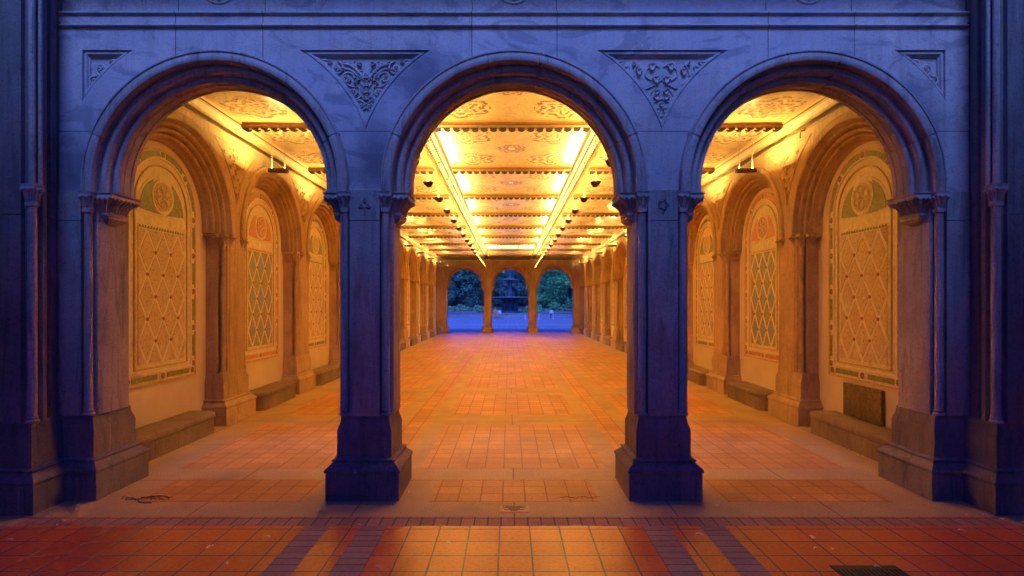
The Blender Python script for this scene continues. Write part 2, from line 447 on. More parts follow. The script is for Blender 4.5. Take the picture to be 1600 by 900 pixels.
def spandrel_scroll(mb,g,s=1.0):
    # symmetrical acanthus scroll, apex at v=0, top at v~.7; width +-.55
    for q in (-1,1):
        G=lambda u,v,h,q=q: g(q*u*s,v*s,h)
        spiral(mb,G,.10,.345,.062,pi*1.1,1.2,1); flower(mb,G,.10,.345,.036)
        spiral(mb,G,.155,.48,.058,pi*1.0,1.2,-1); flower(mb,G,.165,.485,.034)
        spiral(mb,G,.245,.565,.062,pi*.6,1.2,1); flower(mb,G,.25,.565,.036)
        spiral(mb,G,.345,.60,.045,pi*.7,1.1,-1); flower(mb,G,.345,.602,.03,5)
        flower(mb,G,.035,.225,.042); 
        stem(mb,G,[(.0,.30),(.05,.33),(.06,.40),(.13,.41),(.22,.48),(.31,.55)])
        stem(mb,G,[(.02,.46),(.05,.52),(.12,.585),(.19,.61)],.009)
        stem(mb,G,[(.02,.40),(.06,.48),(.12,.545),(.18,.565)],.008)
        stem(mb,G,[(.0,.25),(.05,.285),(.085,.27),(.10,.22)],.009)
        stem(mb,G,[(.17,.40),(.23,.44),(.28,.51)],.007)
        leafshape(mb,G,.20,.425,.040,.9,3); leafshape(mb,G,.275,.49,.034,.8,3); leafshape(mb,G,.16,.35,.03,-.6,3)
        leafshape(mb,G,.05,.60,.04,.3,3); leafshape(mb,G,.30,.615,.028,2,3); leafshape(mb,G,.06,.47,.045,1.2,3)
        leafshape(mb,G,.19,.555,.026,0,3); leafshape(mb,G,.09,.43,.028,2,3)
    rnd=random.Random(4); pts=[]
    while len(pts)<46:
        v=rnd.uniform(.16,.64); u=rnd.uniform(0.02,.42)
        if u<(v-.10)*.66 and all((u-a)**2+(v-b)**2>.036**2 for a,b in pts): pts.append((u,v))
    for u,v in pts:
        an=rnd.uniform(0,6.28)
        for q in (-1,1): leafshape(mb,lambda U,V,h,q=q:g(q*U*s,V*s,h*.45),u,v,.024,an,3)
    for v in (.30,.36,.42,.49): leafshape(mb,g,0,v*s,.055*s,pi/2,3)
def spandrel_ivy(mb,g,s=1.0):
    for q in (-1,1):
        G=lambda u,v,h,q=q: g(q*u*s,v*s,h)
        stem(mb,G,[(.0,.47),(.06,.42),(.14,.385),(.21,.40),(.235,.47),(.22,.56),(.19,.60)],.006)
        stem(mb,G,[(.08,.46),(.13,.50),(.12,.56),(.06,.60),(.02,.58)],.006)
        stem(mb,G,[(.05,.40),(.10,.33),(.13,.26)],.005); stem(mb,G,[(.24,.5),(.30,.56),(.36,.60)],.005)
        stem(mb,G,[(.0,.30),(.06,.27),(.1,.29)],.005)
        for u,v,L,a in ((.345,.60,.055,2.6),(.29,.565,.06,-1.8),(.185,.545,.06,-1.5),(.075,.59,.07,-1.4),(.045,.475,.07,-1.7),(.19,.41,.06,-1.6),
                        (.15,.34,.05,-1.5),(.225,.60,.035,1.2),(.035,.36,.045,-1.2),(.045,.315,.05,-2.0),(.09,.25,.042,-1.1),(.03,.20,.045,-1.7),(.23,.345*1.4,.03,.3)):
            leafshape(mb,G,u,v,L,a,3)
    leafshape(mb,g,0,.125*s,.05*s,-pi/2,3)
    leafshape(mb,g,0,.25*s,.035*s,-pi/2,3)
def corner_scroll(mb,g):
    spiral(mb,g,.145,-.155,.072,pi*.25,1.4,-1); flower(mb,g,.145,-.155,.04)
    spiral(mb,g,.075,-.255,.042,pi*.4,1.2,1); spiral(mb,g,.235,-.105,.036,pi*.9,1.2,-1)
    leafshape(mb,g,.29,-.085,.032,.2,3); leafshape(mb,g,.065,-.325,.028,-1.6,3); leafshape(mb,g,.21,-.155,.028,-.5,3); leafshape(mb,g,.105,-.225,.022,-.5,3)
    stem(mb,g,[(.06,-.33),(.1,-.26),(.19,-.20),(.24,-.13),(.32,-.08)],.006)

# ------------------------------------------------------------------ front / far arcade wall
def arcade_wall(name,label,y0,flip,mats,detail=True):
    """wall of three arches; y0 = plane of the outer (camera side for the front) face, thickness .435"""
    root=thing(name,label,'arcade wall',(0,y0,0),pi if flip else 0)
    mf,mc=mats
    Rh=1.197; W=4.12
    Rs=1.427; zt=4.043; dxc=sqrt(Rs*Rs-(zt-ZC)**2)
    cs=(-AX,0,AX)
    def near(x): return min(cs,key=lambda c:abs(x-c))
    def archlo(x):
        d=abs(x-near(x)); return ZC+sqrt(Rh*Rh-d*d) if d<Rh else ZS
    mb=MB(); TOP=4.245
    bre=set()
    for c in cs:
        for i in range(49): bre.add(round(c-Rh*cos(pi*i/48),5))
    sp=[]
    for pc in (-PC,PC): sp.append((pc-PC+dxc if pc<0 else pc-PC+dxc, pc+PC-dxc))
    # spandrel spans: between arches at pc: x from c_left+dxc to c_right-dxc
    spans=[(-AX+dxc,-dxc),(dxc,AX-dxc),(-3.905,-AX-dxc),(AX+dxc,3.905)]
    for a,b in spans:
        for i in range(25): bre.add(round(a+(b-a)*i/24,5))
    for x in (-PC,PC,-W,W): bre.add(x)
    eps=[]
    for c in cs:
        for s in (-1,1): eps+= [c+s*(Rh+1e-4)]
    for e in eps: bre.add(round(e,5))
    xs=sorted(bre)
    def slo(x): 
        d=abs(x-near(x)); return ZC+sqrt(max(0,Rs*Rs-d*d))
    Y=0.0
    for a,b in zip(xs,xs[1:]):
        if b-a<1e-6: continue
        m=(a+b)/2; ins=any(s0<m<s1 for s0,s1 in spans) and detail
        dm=abs(m-near(m))
        la,lb=(archlo(a),archlo(b))
        if dm>Rh: la=lb=ZS
        else:
            ca=near(m); la=ZC+sqrt(max(0,Rh*Rh-(a-ca)**2)); lb=ZC+sqrt(max(0,Rh*Rh-(b-ca)**2))
        def q(z0a,z0b,z1a,z1b): mb.poly([(a,Y,z0a),(b,Y,z0b),(b,Y,z1b),(a,Y,z1a)])
        if ins:
            ca=near(m); sa=ZC+sqrt(max(0,Rs*Rs-(a-ca)**2)); sb=ZC+sqrt(max(0,Rs*Rs-(b-ca)**2))
            sa=min(sa,zt); sb=min(sb,zt)
            q(la,lb,sa,sb); q(zt,zt,TOP,TOP)
        else: q(la,lb,TOP,TOP)
        mb.poly([(a,.435,la),(a,.435,CZ+.3),(b,.435,CZ+.3),(b,.435,lb)])
    wl=mb.build('wall_face',mf,root,flat=True)
    # jambs of stilt ends are covered by the archivolt
    for k,c in enumerate(cs):
        a=MB(); arch_sweep(a,front_prof,ZC,ZS,lambda r,z,d,c=c:(c+r,d,z),joints=(22,78,102,158))
        o=a.build('archivolt',mc,root)
    if detail:
        for k,(a0,b0) in enumerate(spans):
            corner=k>=2
            def contour(d,n=18):
                pts=[]
                R=Rs+d; z1=zt-d
                if not corner:
                    pc=(a0+b0)/2; cl=pc-PC; cr=pc+PC
                    za=ZC+sqrt(R*R-PC*PC); dl=sqrt(R*R-(z1-ZC)**2)
                    for i in range(n+1):
                        x=pc-(PC-dl)*(1-i/n) ; x=(cl+dl)+(pc-(cl+dl))*i/n
                        pts.append((x,ZC+sqrt(max(0,R*R-(x-cl)**2))))
                    for i in range(1,n+1):
                        x=pc+((cr-dl)-pc)*i/n
                        pts.append((x,ZC+sqrt(max(0,R*R-(cr-x)**2))))
                else:
                    s=-1 if k==2 else 1; cc=s*AX
                    xo=s*(3.905-d); dl=sqrt(R*R-(z1-ZC)**2)
                    for i in range(n+1):
                        x=(cc+s*dl)+(xo-(cc+s*dl))*i/n
                        pts.append((x,ZC+sqrt(max(0,R*R-(x-cc)**2))))
                    pts.append((xo,z1))
                    if s<0: pts=pts[::-1]
                return pts
            p=MB(); rows=[]
            for d,y in ((0,0),(.003,.022),(.009,.024),(.016,.012),(.030,.012),(.040,.030),(.047,.030),(.052,.045),(.060,.045)):
                rows.append([(x,y,z) for x,z in contour(d)])
            p.grid(rows,True); p.poly(rows[-1])
            pan=p.build('spandrel_panel',mf,root)
            c=MB()
            if not corner:
                pc=(a0+b0)/2; g=lambda u,v,h,pc=pc:(pc+u*1.10,.047-h*1.15,3.307+v*1.03)
                # scale ornament to fill
                (spandrel_scroll if k==0 else spandrel_ivy)(c,g,1.0)
            else:
                s=-1 if k==2 else 1
                g=lambda u,v,h,s=s:(s*(3.905-u*1.08),.047-h*1.2,zt+v*1.05)
                corner_scroll(c,g)
            c.build('carving',M['carve'] if not flip else mc,pan)
        # keystone point above the middle arch
        kp=MB(); kp.poly([(-.10,-.004,4.045),(.10,-.004,4.045),(0,-.012,4.085)]); kp.build('keystone_point',mf,root)
    # entablature
    e=MB()
    L=4.10
    def run(prof,x0,x1):
        e.grid([[(x,y,z) for y,z in prof] for x in (x0,x1)],False)
        for x in (x0,x1): pass
    run([(0,4.245),(-.020,4.248),(-.026,4.255),(-.026,4.262),(-.018,4.268),(-.010,4.27),(-.010,4.275),(.0,4.277),(0,4.29)],-L,L)
    for x in (-L,L): e.poly([(x,y,z) for y,z in [(0,4.245),(-.020,4.248),(-.026,4.255),(-.026,4.262),(-.018,4.268),(0,4.277)]])
    run([(0,4.29),(0,4.362)],-W,W)
    e.poly([(-L-.02,0,4.245),(-W,0,4.245),(-W,0,4.29),(-L-.02,0,4.29)])
    run([(0,4.362),(-.012,4.364),(-.022,4.370),(-.022,4.380),(-.008,4.386),(-.008,4.392),(.045,4.41),(.045,4.83),(0,4.84),(-.1,4.86),(-.18,4.88),(-.24,4.91),(-.30,4.93),(-.30,4.99),(-.34,5.0),(-.34,5.08),(0,5.12),(0,5.6),(-.06,5.62),(-.06,5.72),(.5,5.74)],-W,W)  # upper overhang is out of view, added to shade the wall top
    e.build('entablature',mf,root)
    # medallions in the frieze just above the frame
    if detail:
        md=MB()
        for x in (-AX,0,AX):
            pts=[(x+.16*cos(2*pi*i/24),.045,4.65+.16*sin(2*pi*i/24)) for i in range(24)]
            md.tube(pts,.014,6,closed=True)
            g=lambda u,v,h,x=x:(x+u,.045-h,4.65+v)
            flower(md,g,0,0,.10,8)
            for k in range(12):
                a=2*pi*k/12; leafshape(md,g,.125*cos(a),.125*sin(a),.03,a,3)
        md.build('frieze_medallion_row',M['carve'],root)
    return root

front=arcade_wall('arcade_wall','weathered blue-grey sandstone wall with three round arches and carved triangular panels',5.12,False,(M['facade'],M['pier']))

# capitals ----------------------------------------------------------
CAPZ=[(0,0),(.02,.14),(.035,.14),(.045,.0),(.10,.10),(.14,.3),(.175,.66),(.19,.86),(.195,1.0),(.215,1.0),(.222,.93),(.232,.93),(.245,1.08),(.252,1.08)]
def capital(mb,a,b,z0,z1,ribs=(1,1,1,1)):
    H=z1-z0; k=H/.252
    mb.loft2(a,b,[(z0+z*k,t) for z,t in CAPZ])
    # leaves curling on the bell
    def pt(side,s,z,push):
        t=0
        for (za,ta),(zb,tb) in zip(CAPZ,CAPZ[1:]):
            if za<=z<=zb: t=ta+(tb-ta)*((z-za)/max(1e-6,zb-za))
        r=[a[i]+(b[i]-a[i])*t for i in range(4)]
        if side==0: return (r[0]+(r[1]-r[0])*s,r[2]-push,z0+z*k)
        if side==1: return (r[1]+push,r[2]+(r[3]-r[2])*s,z0+z*k)
        if side==2: return (r[1]+(r[0]-r[1])*s,r[3]+push,z0+z*k)
        return (r[0]-push,r[3]+(r[2]-r[3])*s,z0+z*k)
    for side in range(4):
        if not ribs[side]: continue
        ln=(b[1]-b[0]) if side in (0,2) else (b[3]-b[2])
        n=max(2,int(round(ln/.055)))
        for i in range(n):
            s=(i+.5)/n
            mb.tube([pt(side,s,z,p) for z,p in ((.05,.002),(.09,.006),(.13,.008),(.165,.012),(.185,.02))],.0095,5,taper=(.6,1.3))
            p=pt(side,s,.18,.02); mb.ball(p,.014,.014,.012,6,4)
            if i<n-1:
                s2=(i+1)/n
                for dd in (-.16/n,.16/n):
                    mb.tube([pt(side,s2+dd*0.2,.06,.003),pt(side,s2+dd,.11,.006),pt(side,s2+dd*2.2,.15,.010)],.006,4)

# pier between the arches ------------------------------------------
PLIN=[(0,.080),(.228,.080),(.236,.074),(.240,.074),(.246,.088),(.262,.092),(.276,.086),(.300,.060),(.325,.030),(.333,.026),(.337,.036),(.346,.040),(.354,.036),(.360,.012),(.368,0),(.60,0),(.615,-.002),(.675,-.022),(.70,-.026),(.735,-.030),(.742,-.036)]
def colonnette(mb,x,y,z0,z1,r=.036):
    mb.lathe(x,y,[(r*1.35,z0),(r*1.45,z0+.012),(r*1.3,z0+.025),(r*1.1,z0+.03),(r*1.25,z0+.045),(r,z0+.06),(r*.97,z1-.03),(r,z1-.02),(r*1.25,z1-.012),(r*1.25,z1-.002),(r,z1)],14)
def make_pier(name,label,mat,y0,cat='stone pier',base=None):
    """local origin at pier centre on the floor; footprint .65 x .65"""
    t=thing(name,label,cat,(0,y0,0))
    hy=.2475
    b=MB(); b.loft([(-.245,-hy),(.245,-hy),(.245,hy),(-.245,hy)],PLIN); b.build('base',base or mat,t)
    s=MB(); fy=.2375
    plan=[(-.135,-fy),(.135,-fy),(.135,-fy+.07),(.235,-fy+.07),(.245,-fy+.08),(.245,fy-.08),(.235,fy-.07),(.135,fy-.07),(.135,fy),(-.135,fy),(-.135,fy-.07),(-.235,fy-.07),(-.245,fy-.08),(-.245,-fy+.08),(-.235,-fy+.07),(-.135,-fy+.07)]
    s.loft(plan,[(.735,0),(.76,0),(2.492,0),(2.494,-.006),(2.500,-.006),(2.502,0),(2.77,0)]); s.build('shaft',mat,t)
    for sx in (-1,1):
        for sy in (-1,1):
            c=MB(); colonnette(c,sx*.185,sy*(fy-.035),.735,2.585); c.build('colonnette',mat,t)
            c=MB(); cx=sx*.185; cy=sy*(fy-.033)
            capital(c,(cx-.036,cx+.036,cy-.036,cy+.036),(cx-.058,cx+.058,cy-.058,cy+.058),2.575,2.756,(1,1,1,1)); c.build('capital',mat,t)
        c=MB()
        a=(.235,.300,-.135,.135) ; bq=(.235,.385,-.20,.20)
        if sx<0: a=(-.300,-.235,-.135,.135); bq=(-.385,-.235,-.20,.20)
        # bell with a drop below
        capital(c,a if True else a,bq,2.545,2.758,(1,1 if sx>0 else 0,1,1 if sx<0 else 0))
        a2=(.235,.30,-.12,.12) if sx>0 else (-.30,-.235,-.12,.12)
        a3=(.235,.24,-.05,.05) if sx>0 else (-.24,-.235,-.05,.05)
        c.loft2(a3,a2,[(2.47,0),(2.49,.35),(2.51,.85),(2.525,.95),(2.53,1.1),(2.545,1.1),(2.55,.8)])
        c.build('bracket_capital',mat,t)
    return t
p0=make_pier('stone_pier','left free-standing blue-lit stone pier with a trefoil carved on its front',M['pier'],0,base=M['shadegrime'])
def emblem(pier,kind):
    e=MB(); g=lambda u,v,h:(u,-.2375-h*.8,2.63+v)
    if kind:
        for a in (90,210,330): leafshape(e,g,.030*cos(radians(a)),.012+.030*sin(radians(a)),.040,radians(a),3,.014)
        stem(e,g,[(0,-.02),(.0,-.065)],.006,.004)
        leafshape(e,g,0,-.07,.02,-pi/2,3,.01)
    else:
        pts=[]
        for i in range(40):
            a=2*pi*i/40; r=.038+.010*cos(5*a); pts.append(g(r*cos(a),.01+r*sin(a),.004))
        e.tube(pts,.007,5,closed=True)
        leafshape(e,g,0,-.06,.025,-pi/2,3,.01)
    e.build('emblem',M['shadegrime'],pier)
p1=dup(p0,(PC,5.3375,0),0,'right free-standing blue-lit stone pier with an open rosette carved on its front','free-standing front piers')
p0.location=(-PC,5.3375,0); p0['group']='free-standing front piers'
emblem(p0,True); emblem(p1,False)

# end piers with buttress -------------------------------------------
def end_pier(s,label):
    t=thing('end_pier',label,'stone buttress',(s*3.9,5.1,0),0,'end piers of the front arcade')
    mat=M['pier']
    def P(pts):
        q=[(s*x-s*3.9,y-5.1) for x,y in pts]
        return q if s>0 else q[::-1]
    b=MB(); b.loft(P([(3.78,5.66),(3.78,5.09),(4.05,5.09),(4.05,4.75),(8.5,4.75),(8.5,5.66)]),PLIN); b.build('base',M['shadegrime'],t)
    j=MB(); jp=P([(3.79,5.575),(3.79,5.20),(3.80,5.17),(3.905,5.17),(3.905,5.10),(4.13,5.10),(4.13,5.575)])
    j.loft(jp,[(.735,0),(2.492,0),(2.494,-.006),(2.50,-.006),(2.502,0),(2.754,0)]); j.build('shaft',mat,t)
    u=MB(); up=P([(4.12,5.60),(4.12,5.08),(4.095,5.06),(4.095,5.0),(4.115,4.985),(4.115,4.955),(4.07,4.93),(4.07,4.89),(4.10,4.87),(4.12,4.86),(4.12,4.80),(4.15,4.80),(4.15,4.76),(4.29,4.76),(4.30,4.775),(4.32,4.775),(4.34,4.79),(4.34,4.86),(8.5,4.86),(8.5,5.60)])
    u.loft(up,[(.735,0),(2.492,0),(2.494,-.005),(2.50,-.005),(2.502,0),(5.74,0)]); u.build('buttress_shaft',M['shadegrime'],t)
    for (cx,cy,z0,z1) in ((3.857,5.133,.735,2.585),(4.095,4.81,.735,2.585)):
        X=s*cx-s*3.9; Y=cy-5.1
        c=MB(); colonnette(c,X,Y,z0,z1,.036); c.build('colonnette',mat,t)
        c=MB(); capital(c,(X-.036,X+.036,Y-.036,Y+.036),(X-.060,X+.060,Y-.060,Y+.060),2.575,2.756); c.build('capital',mat,t)
    c=MB(); X=s*4.095-s*3.9; Y=4.81-5.1
    c.lathe(X,Y,[(.03,2.756),(.026,2.80),(.026,5.7)],12); c.lathe(X-s*.03,Y+.045,[(.02,2.756),(.018,2.80),(.018,5.7)],10); c.build('upper_roll_moulding',mat,t)
    c=MB()
    x0,x1=3.79,3.79
    def R(a,b_,y0,y1):
        A=s*a-s*3.9; B=s*b_-s*3.9
        return (min(A,B),max(A,B),y0,y1)
    capital(c,R(3.735,3.80,.102,.372),R(3.65,3.80,.037,.437),2.545,2.758,(1,1 if s<0 else 0,1,1 if s>0 else 0))
    c.loft2(R(3.795,3.80,.187,.287),R(3.735,3.80,.117,.357),[(2.47,0),(2.49,.35),(2.51,.85),(2.525,.95),(2.53,1.1),(2.545,1.1),(2.55,.8)])
    c.build('bracket_capital',mat,t)
    return t
end_pier(-1,'dark blue clustered pier and buttress at the far left of the front')
end_pier(1,'blue clustered pier and buttress at the far right of the front')

# ------------------------------------------------------------------ far arcade (same masonry seen from inside, warm lit)
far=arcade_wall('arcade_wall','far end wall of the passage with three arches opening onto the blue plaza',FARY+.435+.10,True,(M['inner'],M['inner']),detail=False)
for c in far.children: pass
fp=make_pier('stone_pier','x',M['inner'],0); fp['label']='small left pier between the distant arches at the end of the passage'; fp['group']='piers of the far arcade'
fp.location=(-PC,FARY+.3375,0)
dup(fp,(PC,FARY+.3375,0),0,'small right pier between the distant arches at the end of the passage')
for s in (-1,1):
    t=thing('end_pier','%s end pier joining the far arcade to the side wall'%('left' if s<0 else 'right'),'stone pier',(s*4.1,FARY+.34,0),0,'piers of the far arcade')
    def P(pts):
        q=[(s*x-s*4.1,y) for x,y in pts]
        return q if s>0 else q[::-1]
    b=MB(); b.loft(P([(3.78,.2475),(3.78,-.2475),(4.6,-.2475),(4.6,.2475)]),PLIN); b.build('base',M['inner'],t)
    j=MB(); j.loft(P([(3.79,.2375),(3.79,-.2375),(5.2,-.2375),(5.2,.2375)]),[(.735,0),(2.754,0)]); j.build('shaft',M['inner'],t)
    k=MB(); k.loft(P([(4.10,.20),(4.10,-.2),(5.2,-.2),(5.2,.2)]),[(2.7,0),(5.7,0)]); k.build('upper_wall',M['inner'],t)
    c=MB(); A=[s*v-s*4.1 for v in (3.773,3.80,3.65)]
    capital(c,(min(A[0],A[1]),max(A[0],A[1]),-.1,.1),(min(A[2],A[1]),max(A[2],A[1]),-.2,.2),2.545,2.758,(1,1 if s<0 else 0,1,1 if s>0 else 0)); c.build('bracket_capital',M['inner'],t)

# ------------------------------------------------------------------ responds (wall piers)
def make_respond():
    t=thing('wall_pier','x','wall pier',(0,0,0))
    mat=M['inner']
    b=MB(); b.loft([(-.35,-.39),(.0,-.39),(.0,.39),(-.35,.39)],PLIN); b.build('base',mat,t)
    s=MB(); plan=[(-.3,-.36),(-.10,-.36),(-.09,-.35),(-.09,-.31),(-.09,-.26),(0,-.26),(0,-.20),(.012,-.19),(.012,.19),(0,.20),(0,.26),(-.09,.26),(-.09,.35),(-.10,.36),(-.3,.36)]
    s.loft([(x-.012,y) for x,y in plan],[(.735,0),(2.492,0),(2.494,-.006),(2.50,-.006),(2.502,0),(2.76,0)]); s.build('shaft',mat,t)
    for q in (-1,1):
        c=MB(); colonnette(c,-.052,q*.305,.735,2.585,.036); c.build('colonnette',mat,t)
        c=MB(); capital(c,(-.088,-.016,q*.305-.036,q*.305+.036),(-.11,.004,q*.305-.056,q*.305+.056),2.575,2.756,(1,1,1,0)); c.build('capital',mat,t)
        c=MB(); a=(-.2,-.14,q*.36-.01,q*.36+.01); bb=(-.26,-.08,q*.36-(.01 if q>0 else .10),q*.36+(.10 if q>0 else .01))
        capital(c,a,bb,2.545,2.757,(1,1,1,0)); 
        c.build('bracket_capital',mat,t)
        c=MB(); cy=q*.16
        capital(c,(.0,.006,cy-.02,cy+.02),(.0,.045,cy-.05,cy+.05),2.60,2.757,(1,1,1,0)); c.build('hood_corbel',mat,t)
    return t
# blind arch bay
side_half=[(1.290,.0),(1.290,-.028),(1.270,-.040),(1.205,-.040),(1.190,-.030),(1.185,-.01),(1.170,.03),(1.162,.045)]+roll(1.132,.05,.026,0,-180,5)+[(1.10,.07),(1.098,.10)]+roll(1.066,.10,.028,0,-170,5)+[(1.035,.12),(1.033,.15)]+roll(1.003,.15,.026,0,-170,5)+[(.976,.175),(.972,.20),(.965,.205)]+roll(.952,.225,.016,60,-150,4)+[(.935,.24),(.933,.285)]
def make_bay():
    t=thing('blind_arch','x','blind arch',(0,0,0))
    mb=MB(); Rh=1.29
    ys=sorted([round(-Rh*cos(pi*i/40),5) for i in range(41)]+[-1.4,1.4])
    for a,b in zip(ys,ys[1:]):
        la=ZC+sqrt(max(0,Rh*Rh-a*a)) if abs(a)<=Rh else ZS
        lb=ZC+sqrt(max(0,Rh*Rh-b*b)) if abs(b)<=Rh else ZS
        if abs((a+b)/2)>Rh: la=lb=ZS
        mb.poly([(0,a,la),(0,b,lb),(0,b,CZ+.02),(0,a,CZ+.02)])
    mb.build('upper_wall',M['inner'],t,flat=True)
    a=MB(); arch_sweep(a,side_half,ZC,ZS,lambda r,z,d:(-d,r,z),joints=(62,),n=44); a.build('archivolt',M['inner'],t)
    p=MB(); p.box(-.40,-.27,-1.4,1.4,0,3.95); p.build('niche_wall',M['plaster'],t,flat=True)
    c=MB()
    # carved spandrel over the respond at the far side of the bay (local y=+1.4)
    for (c0,fun) in ((1.4,0),):
        g=lambda u,v,h:(.002+h*.8,1.4+u,3.42+v)
        R=1.46; pts=[]
        zt=4.10
        dl=sqrt(R*R-(zt-ZC)**2)
        for i in range(13):
            y=dl+(1.4-dl)*i/12; pts.append((.004,y,ZC+sqrt(R*R-y*y)))
        for q in pts[-2::-1]: pts.append((.004,2.8-q[1],q[2]))
        c.tube(pts,.010,5,closed=True)
        for i in range(60):
            u=random.uniform(-.5,.5); v=random.uniform(-.05,.62)
            y=1.4-abs(u)
            if ZC+sqrt(R*R-y*y)+.05<3.42+v<4.05: leafshape(c,g,u,v,.05,random.uniform(0,6.28),3,.022)
    c.build('carved_spandrel',M['inner'],t)
    cn=MB()
    prof=[(.0,4.20),(.02,4.205),(.02,4.225),(.0,4.23),(.0,4.30),(.03,4.305),(.035,4.33),(.06,4.35),(.085,4.385),(.095,4.40),(.095,4.43),(.115,4.44),(.115,4.475)]
    cn.grid([[(x,y,z) for x,z in prof] for y in (-1.4,1.4)]); 
    cn.mi=1; cn.box(.096,.0985,-1.4,1.4,4.404,4.426); cn.box(.0865,.089,-1.4,1.4,4.386,4.396); cn.build('cornice',[M['cornice'],M['beamdark']],t)
    return t
def outline(hw,z0,zc,r=None,n=24):
    r=r or hw
    return [(-hw,z0),(hw,z0)]+[(r*cos(pi*i/n),zc+r*sin(pi*i/n)) for i in range(n+1)]
def plate(mb,pts,x0,x1):
    a=[(x0,y,z) for y,z in pts]; b=[(x1,y,z) for y,z in pts]
    mb.grid([a,b],True,False,True)
def ring2(mb,po,pi_,x0,x1):
    """flat ring between two outlines of equal count"""
    rows=[[(x0,y,z) for y,z in po],[(x1,y,z) for y,z in po],[(x1,y,z) for y,z in pi_],[(x0,y,z) for y,z in pi_]]
    mb.grid([r+[r[0]] for r in rows])
def disc(mb,y,z,r,x0,x1,n=16): plate(mb,[(y+r*cos(2*pi*i/n),z+r*sin(2*pi*i/n)) for i in range(n)],x0,x1)
def make_mosaic(kind):
    t=thing('mosaic_panel','x','mosaic panel',(0,0,0))
    border=M['green'] if kind==0 else M['redb']
    pz=2.93
    b=MB(); plate(b,outline(.75,.76,pz),0,.02); b.build('backing',M['cream'],t,flat=True)
    f=MB()
    ring2(f,outline(.75,.76,pz),outline(.725,.785,pz),.02,.032)
    f.mi=1
    ring2(f,outline(.645,.90,pz),outline(.62,.925,pz),.02,.034); 
    f.mi=0
    ring2(f,outline(.545,.955,pz),outline(.525,.975,pz),.02,.036)
    f.build('frame',[M['gold'],M['cream2']],t,flat=True)
    # border strips and roundels
    s=MB(); rc=.685; 
    zs=[.93,1.42,1.91,2.40,2.89]
    for q in (-1,1):
        for z0,z1 in zip(zs,zs[1:]): plate(s,[(q*rc-.032,z0+.10),(q*rc+.032,z0+.10),(q*rc+.032,z1-.10),(q*rc-.032,z1-.10)],.02,.027)
    for y0,y1 in ((-.58,-.10),(.10,.58)): plate(s,[(y0,.81),(y1,.81),(y1,.875),(y0,.875)],.02,.027)
    for k in range(4):
        a0=pi*k/4+.12; a1=pi*(k+1)/4-.12
        pts=[((rc+.032)*cos(a0+(a1-a0)*i/8),pz+(rc+.032)*sin(a0+(a1-a0)*i/8)) for i in range(9)]+[((rc-.032)*cos(a1+(a0-a1)*i/8),pz+(rc-.032)*sin(a1+(a0-a1)*i/8)) for i in range(9)]
        plate(s,pts,.02,.027)
    s.mi=1
    R=[(q*rc,z) for q in (-1,1) for z in zs]+[(0,.842),(-.66,.842),(.66,.842)]+[(rc*cos(pi*k/4),pz+rc*sin(pi*k/4)) for k in (1,2,3)]
    for y,z in R:
        s.mi=1; disc(s,y,z,.058,.02,.030); s.mi=2; disc(s,y,z,.042,.030,.033,12); s.mi=0
        for k in range(5): disc(s,y+.02*cos(k*1.2566),z+.02*sin(k*1.2566),.011,.033,.037,6)
    s.build('border',[border,M['cream2'],M['reddot']],t,flat=True)
    # tympanum
    ty=MB()
    ty.mi=0; plate(ty,[(.50*cos(pi*i/20),2.84+.09*0+.50*sin(pi*i/20)) for i in range(21)],.02,.026)
    for q in (-1,1):
        ty.mi=1
        pts=[(q*.45*cos(a),2.86+.45*sin(a)) for a in [radians(3+62*i/8) for i in range(9)]]
        pts+=[(q*(.235*cos(a)),3.08+.235*sin(a)) for a in [radians(35-108*i/8) for i in range(9)]]
        pts=[p for p in pts]
        if q<0: pts=pts[::-1]
        plate(ty,pts,.026,.030)
    ty.mi=0; disc(ty,0,3.08,.225,.030,.036,28)
    ty.mi=2; disc(ty,0,3.08,.185,.036,.040,28)
    ty.mi=0
    for k in range(6):
        a=radians(90+60*k); cy,cz=.095*cos(a),3.08+.095*sin(a)
        pts=[(.045,cy+.062*cos(2*pi*i/14),cz+.062*sin(2*pi*i/14)) for i in range(14)]
        ty.tube(pts,.007,4,closed=True)
    ty.tube([(.045,.03*cos(2*pi*i/12),3.08+.03*sin(2*pi*i/12)) for i in range(12)],.007,4,closed=True)
    ty.build('tympanum',[M['cream'],border if kind==0 else M['redb'],M['damask'] if kind==0 else M['redb']],t,flat=True)
    # lozenge field
    y0,y1,z0,z1=-.47,.47,1.02,2.70
    l=MB(); l.mi=0; plate(l,[(y0,z0),(y1,z0),(y1,z1),(y0,z1)],.02,.024)
    nx,nz=3,3; w=(y1-y0)/nx; h=(z1-z0-.06)/nz
    def clip(poly):
        out=poly
        for ax,lim,sg in ((0,y0,1),(0,y1,-1),(1,z0,1),(1,z1-.06,-1)):
            res=[]
            for i in range(len(out)):
                p,q=out[i-1],out[i]
                ip=sg*(p[ax]-lim)>=-1e-9; iq=sg*(q[ax]-lim)>=-1e-9
                if ip!=iq:
                    tt=(lim-p[ax])/(q[ax]-p[ax]); res.append((p[0]+(q[0]-p[0])*tt,p[1]+(q[1]-p[1])*tt))
                if iq: res.append(q)
            out=res
            if not out: return out
        return out
    def dia(cy,cz,k): return clip([(cy-w/2*k,cz),(cy,cz-h/2*k),(cy+w/2*k,cz),(cy,cz+h/2*k)])
    lat=MB()
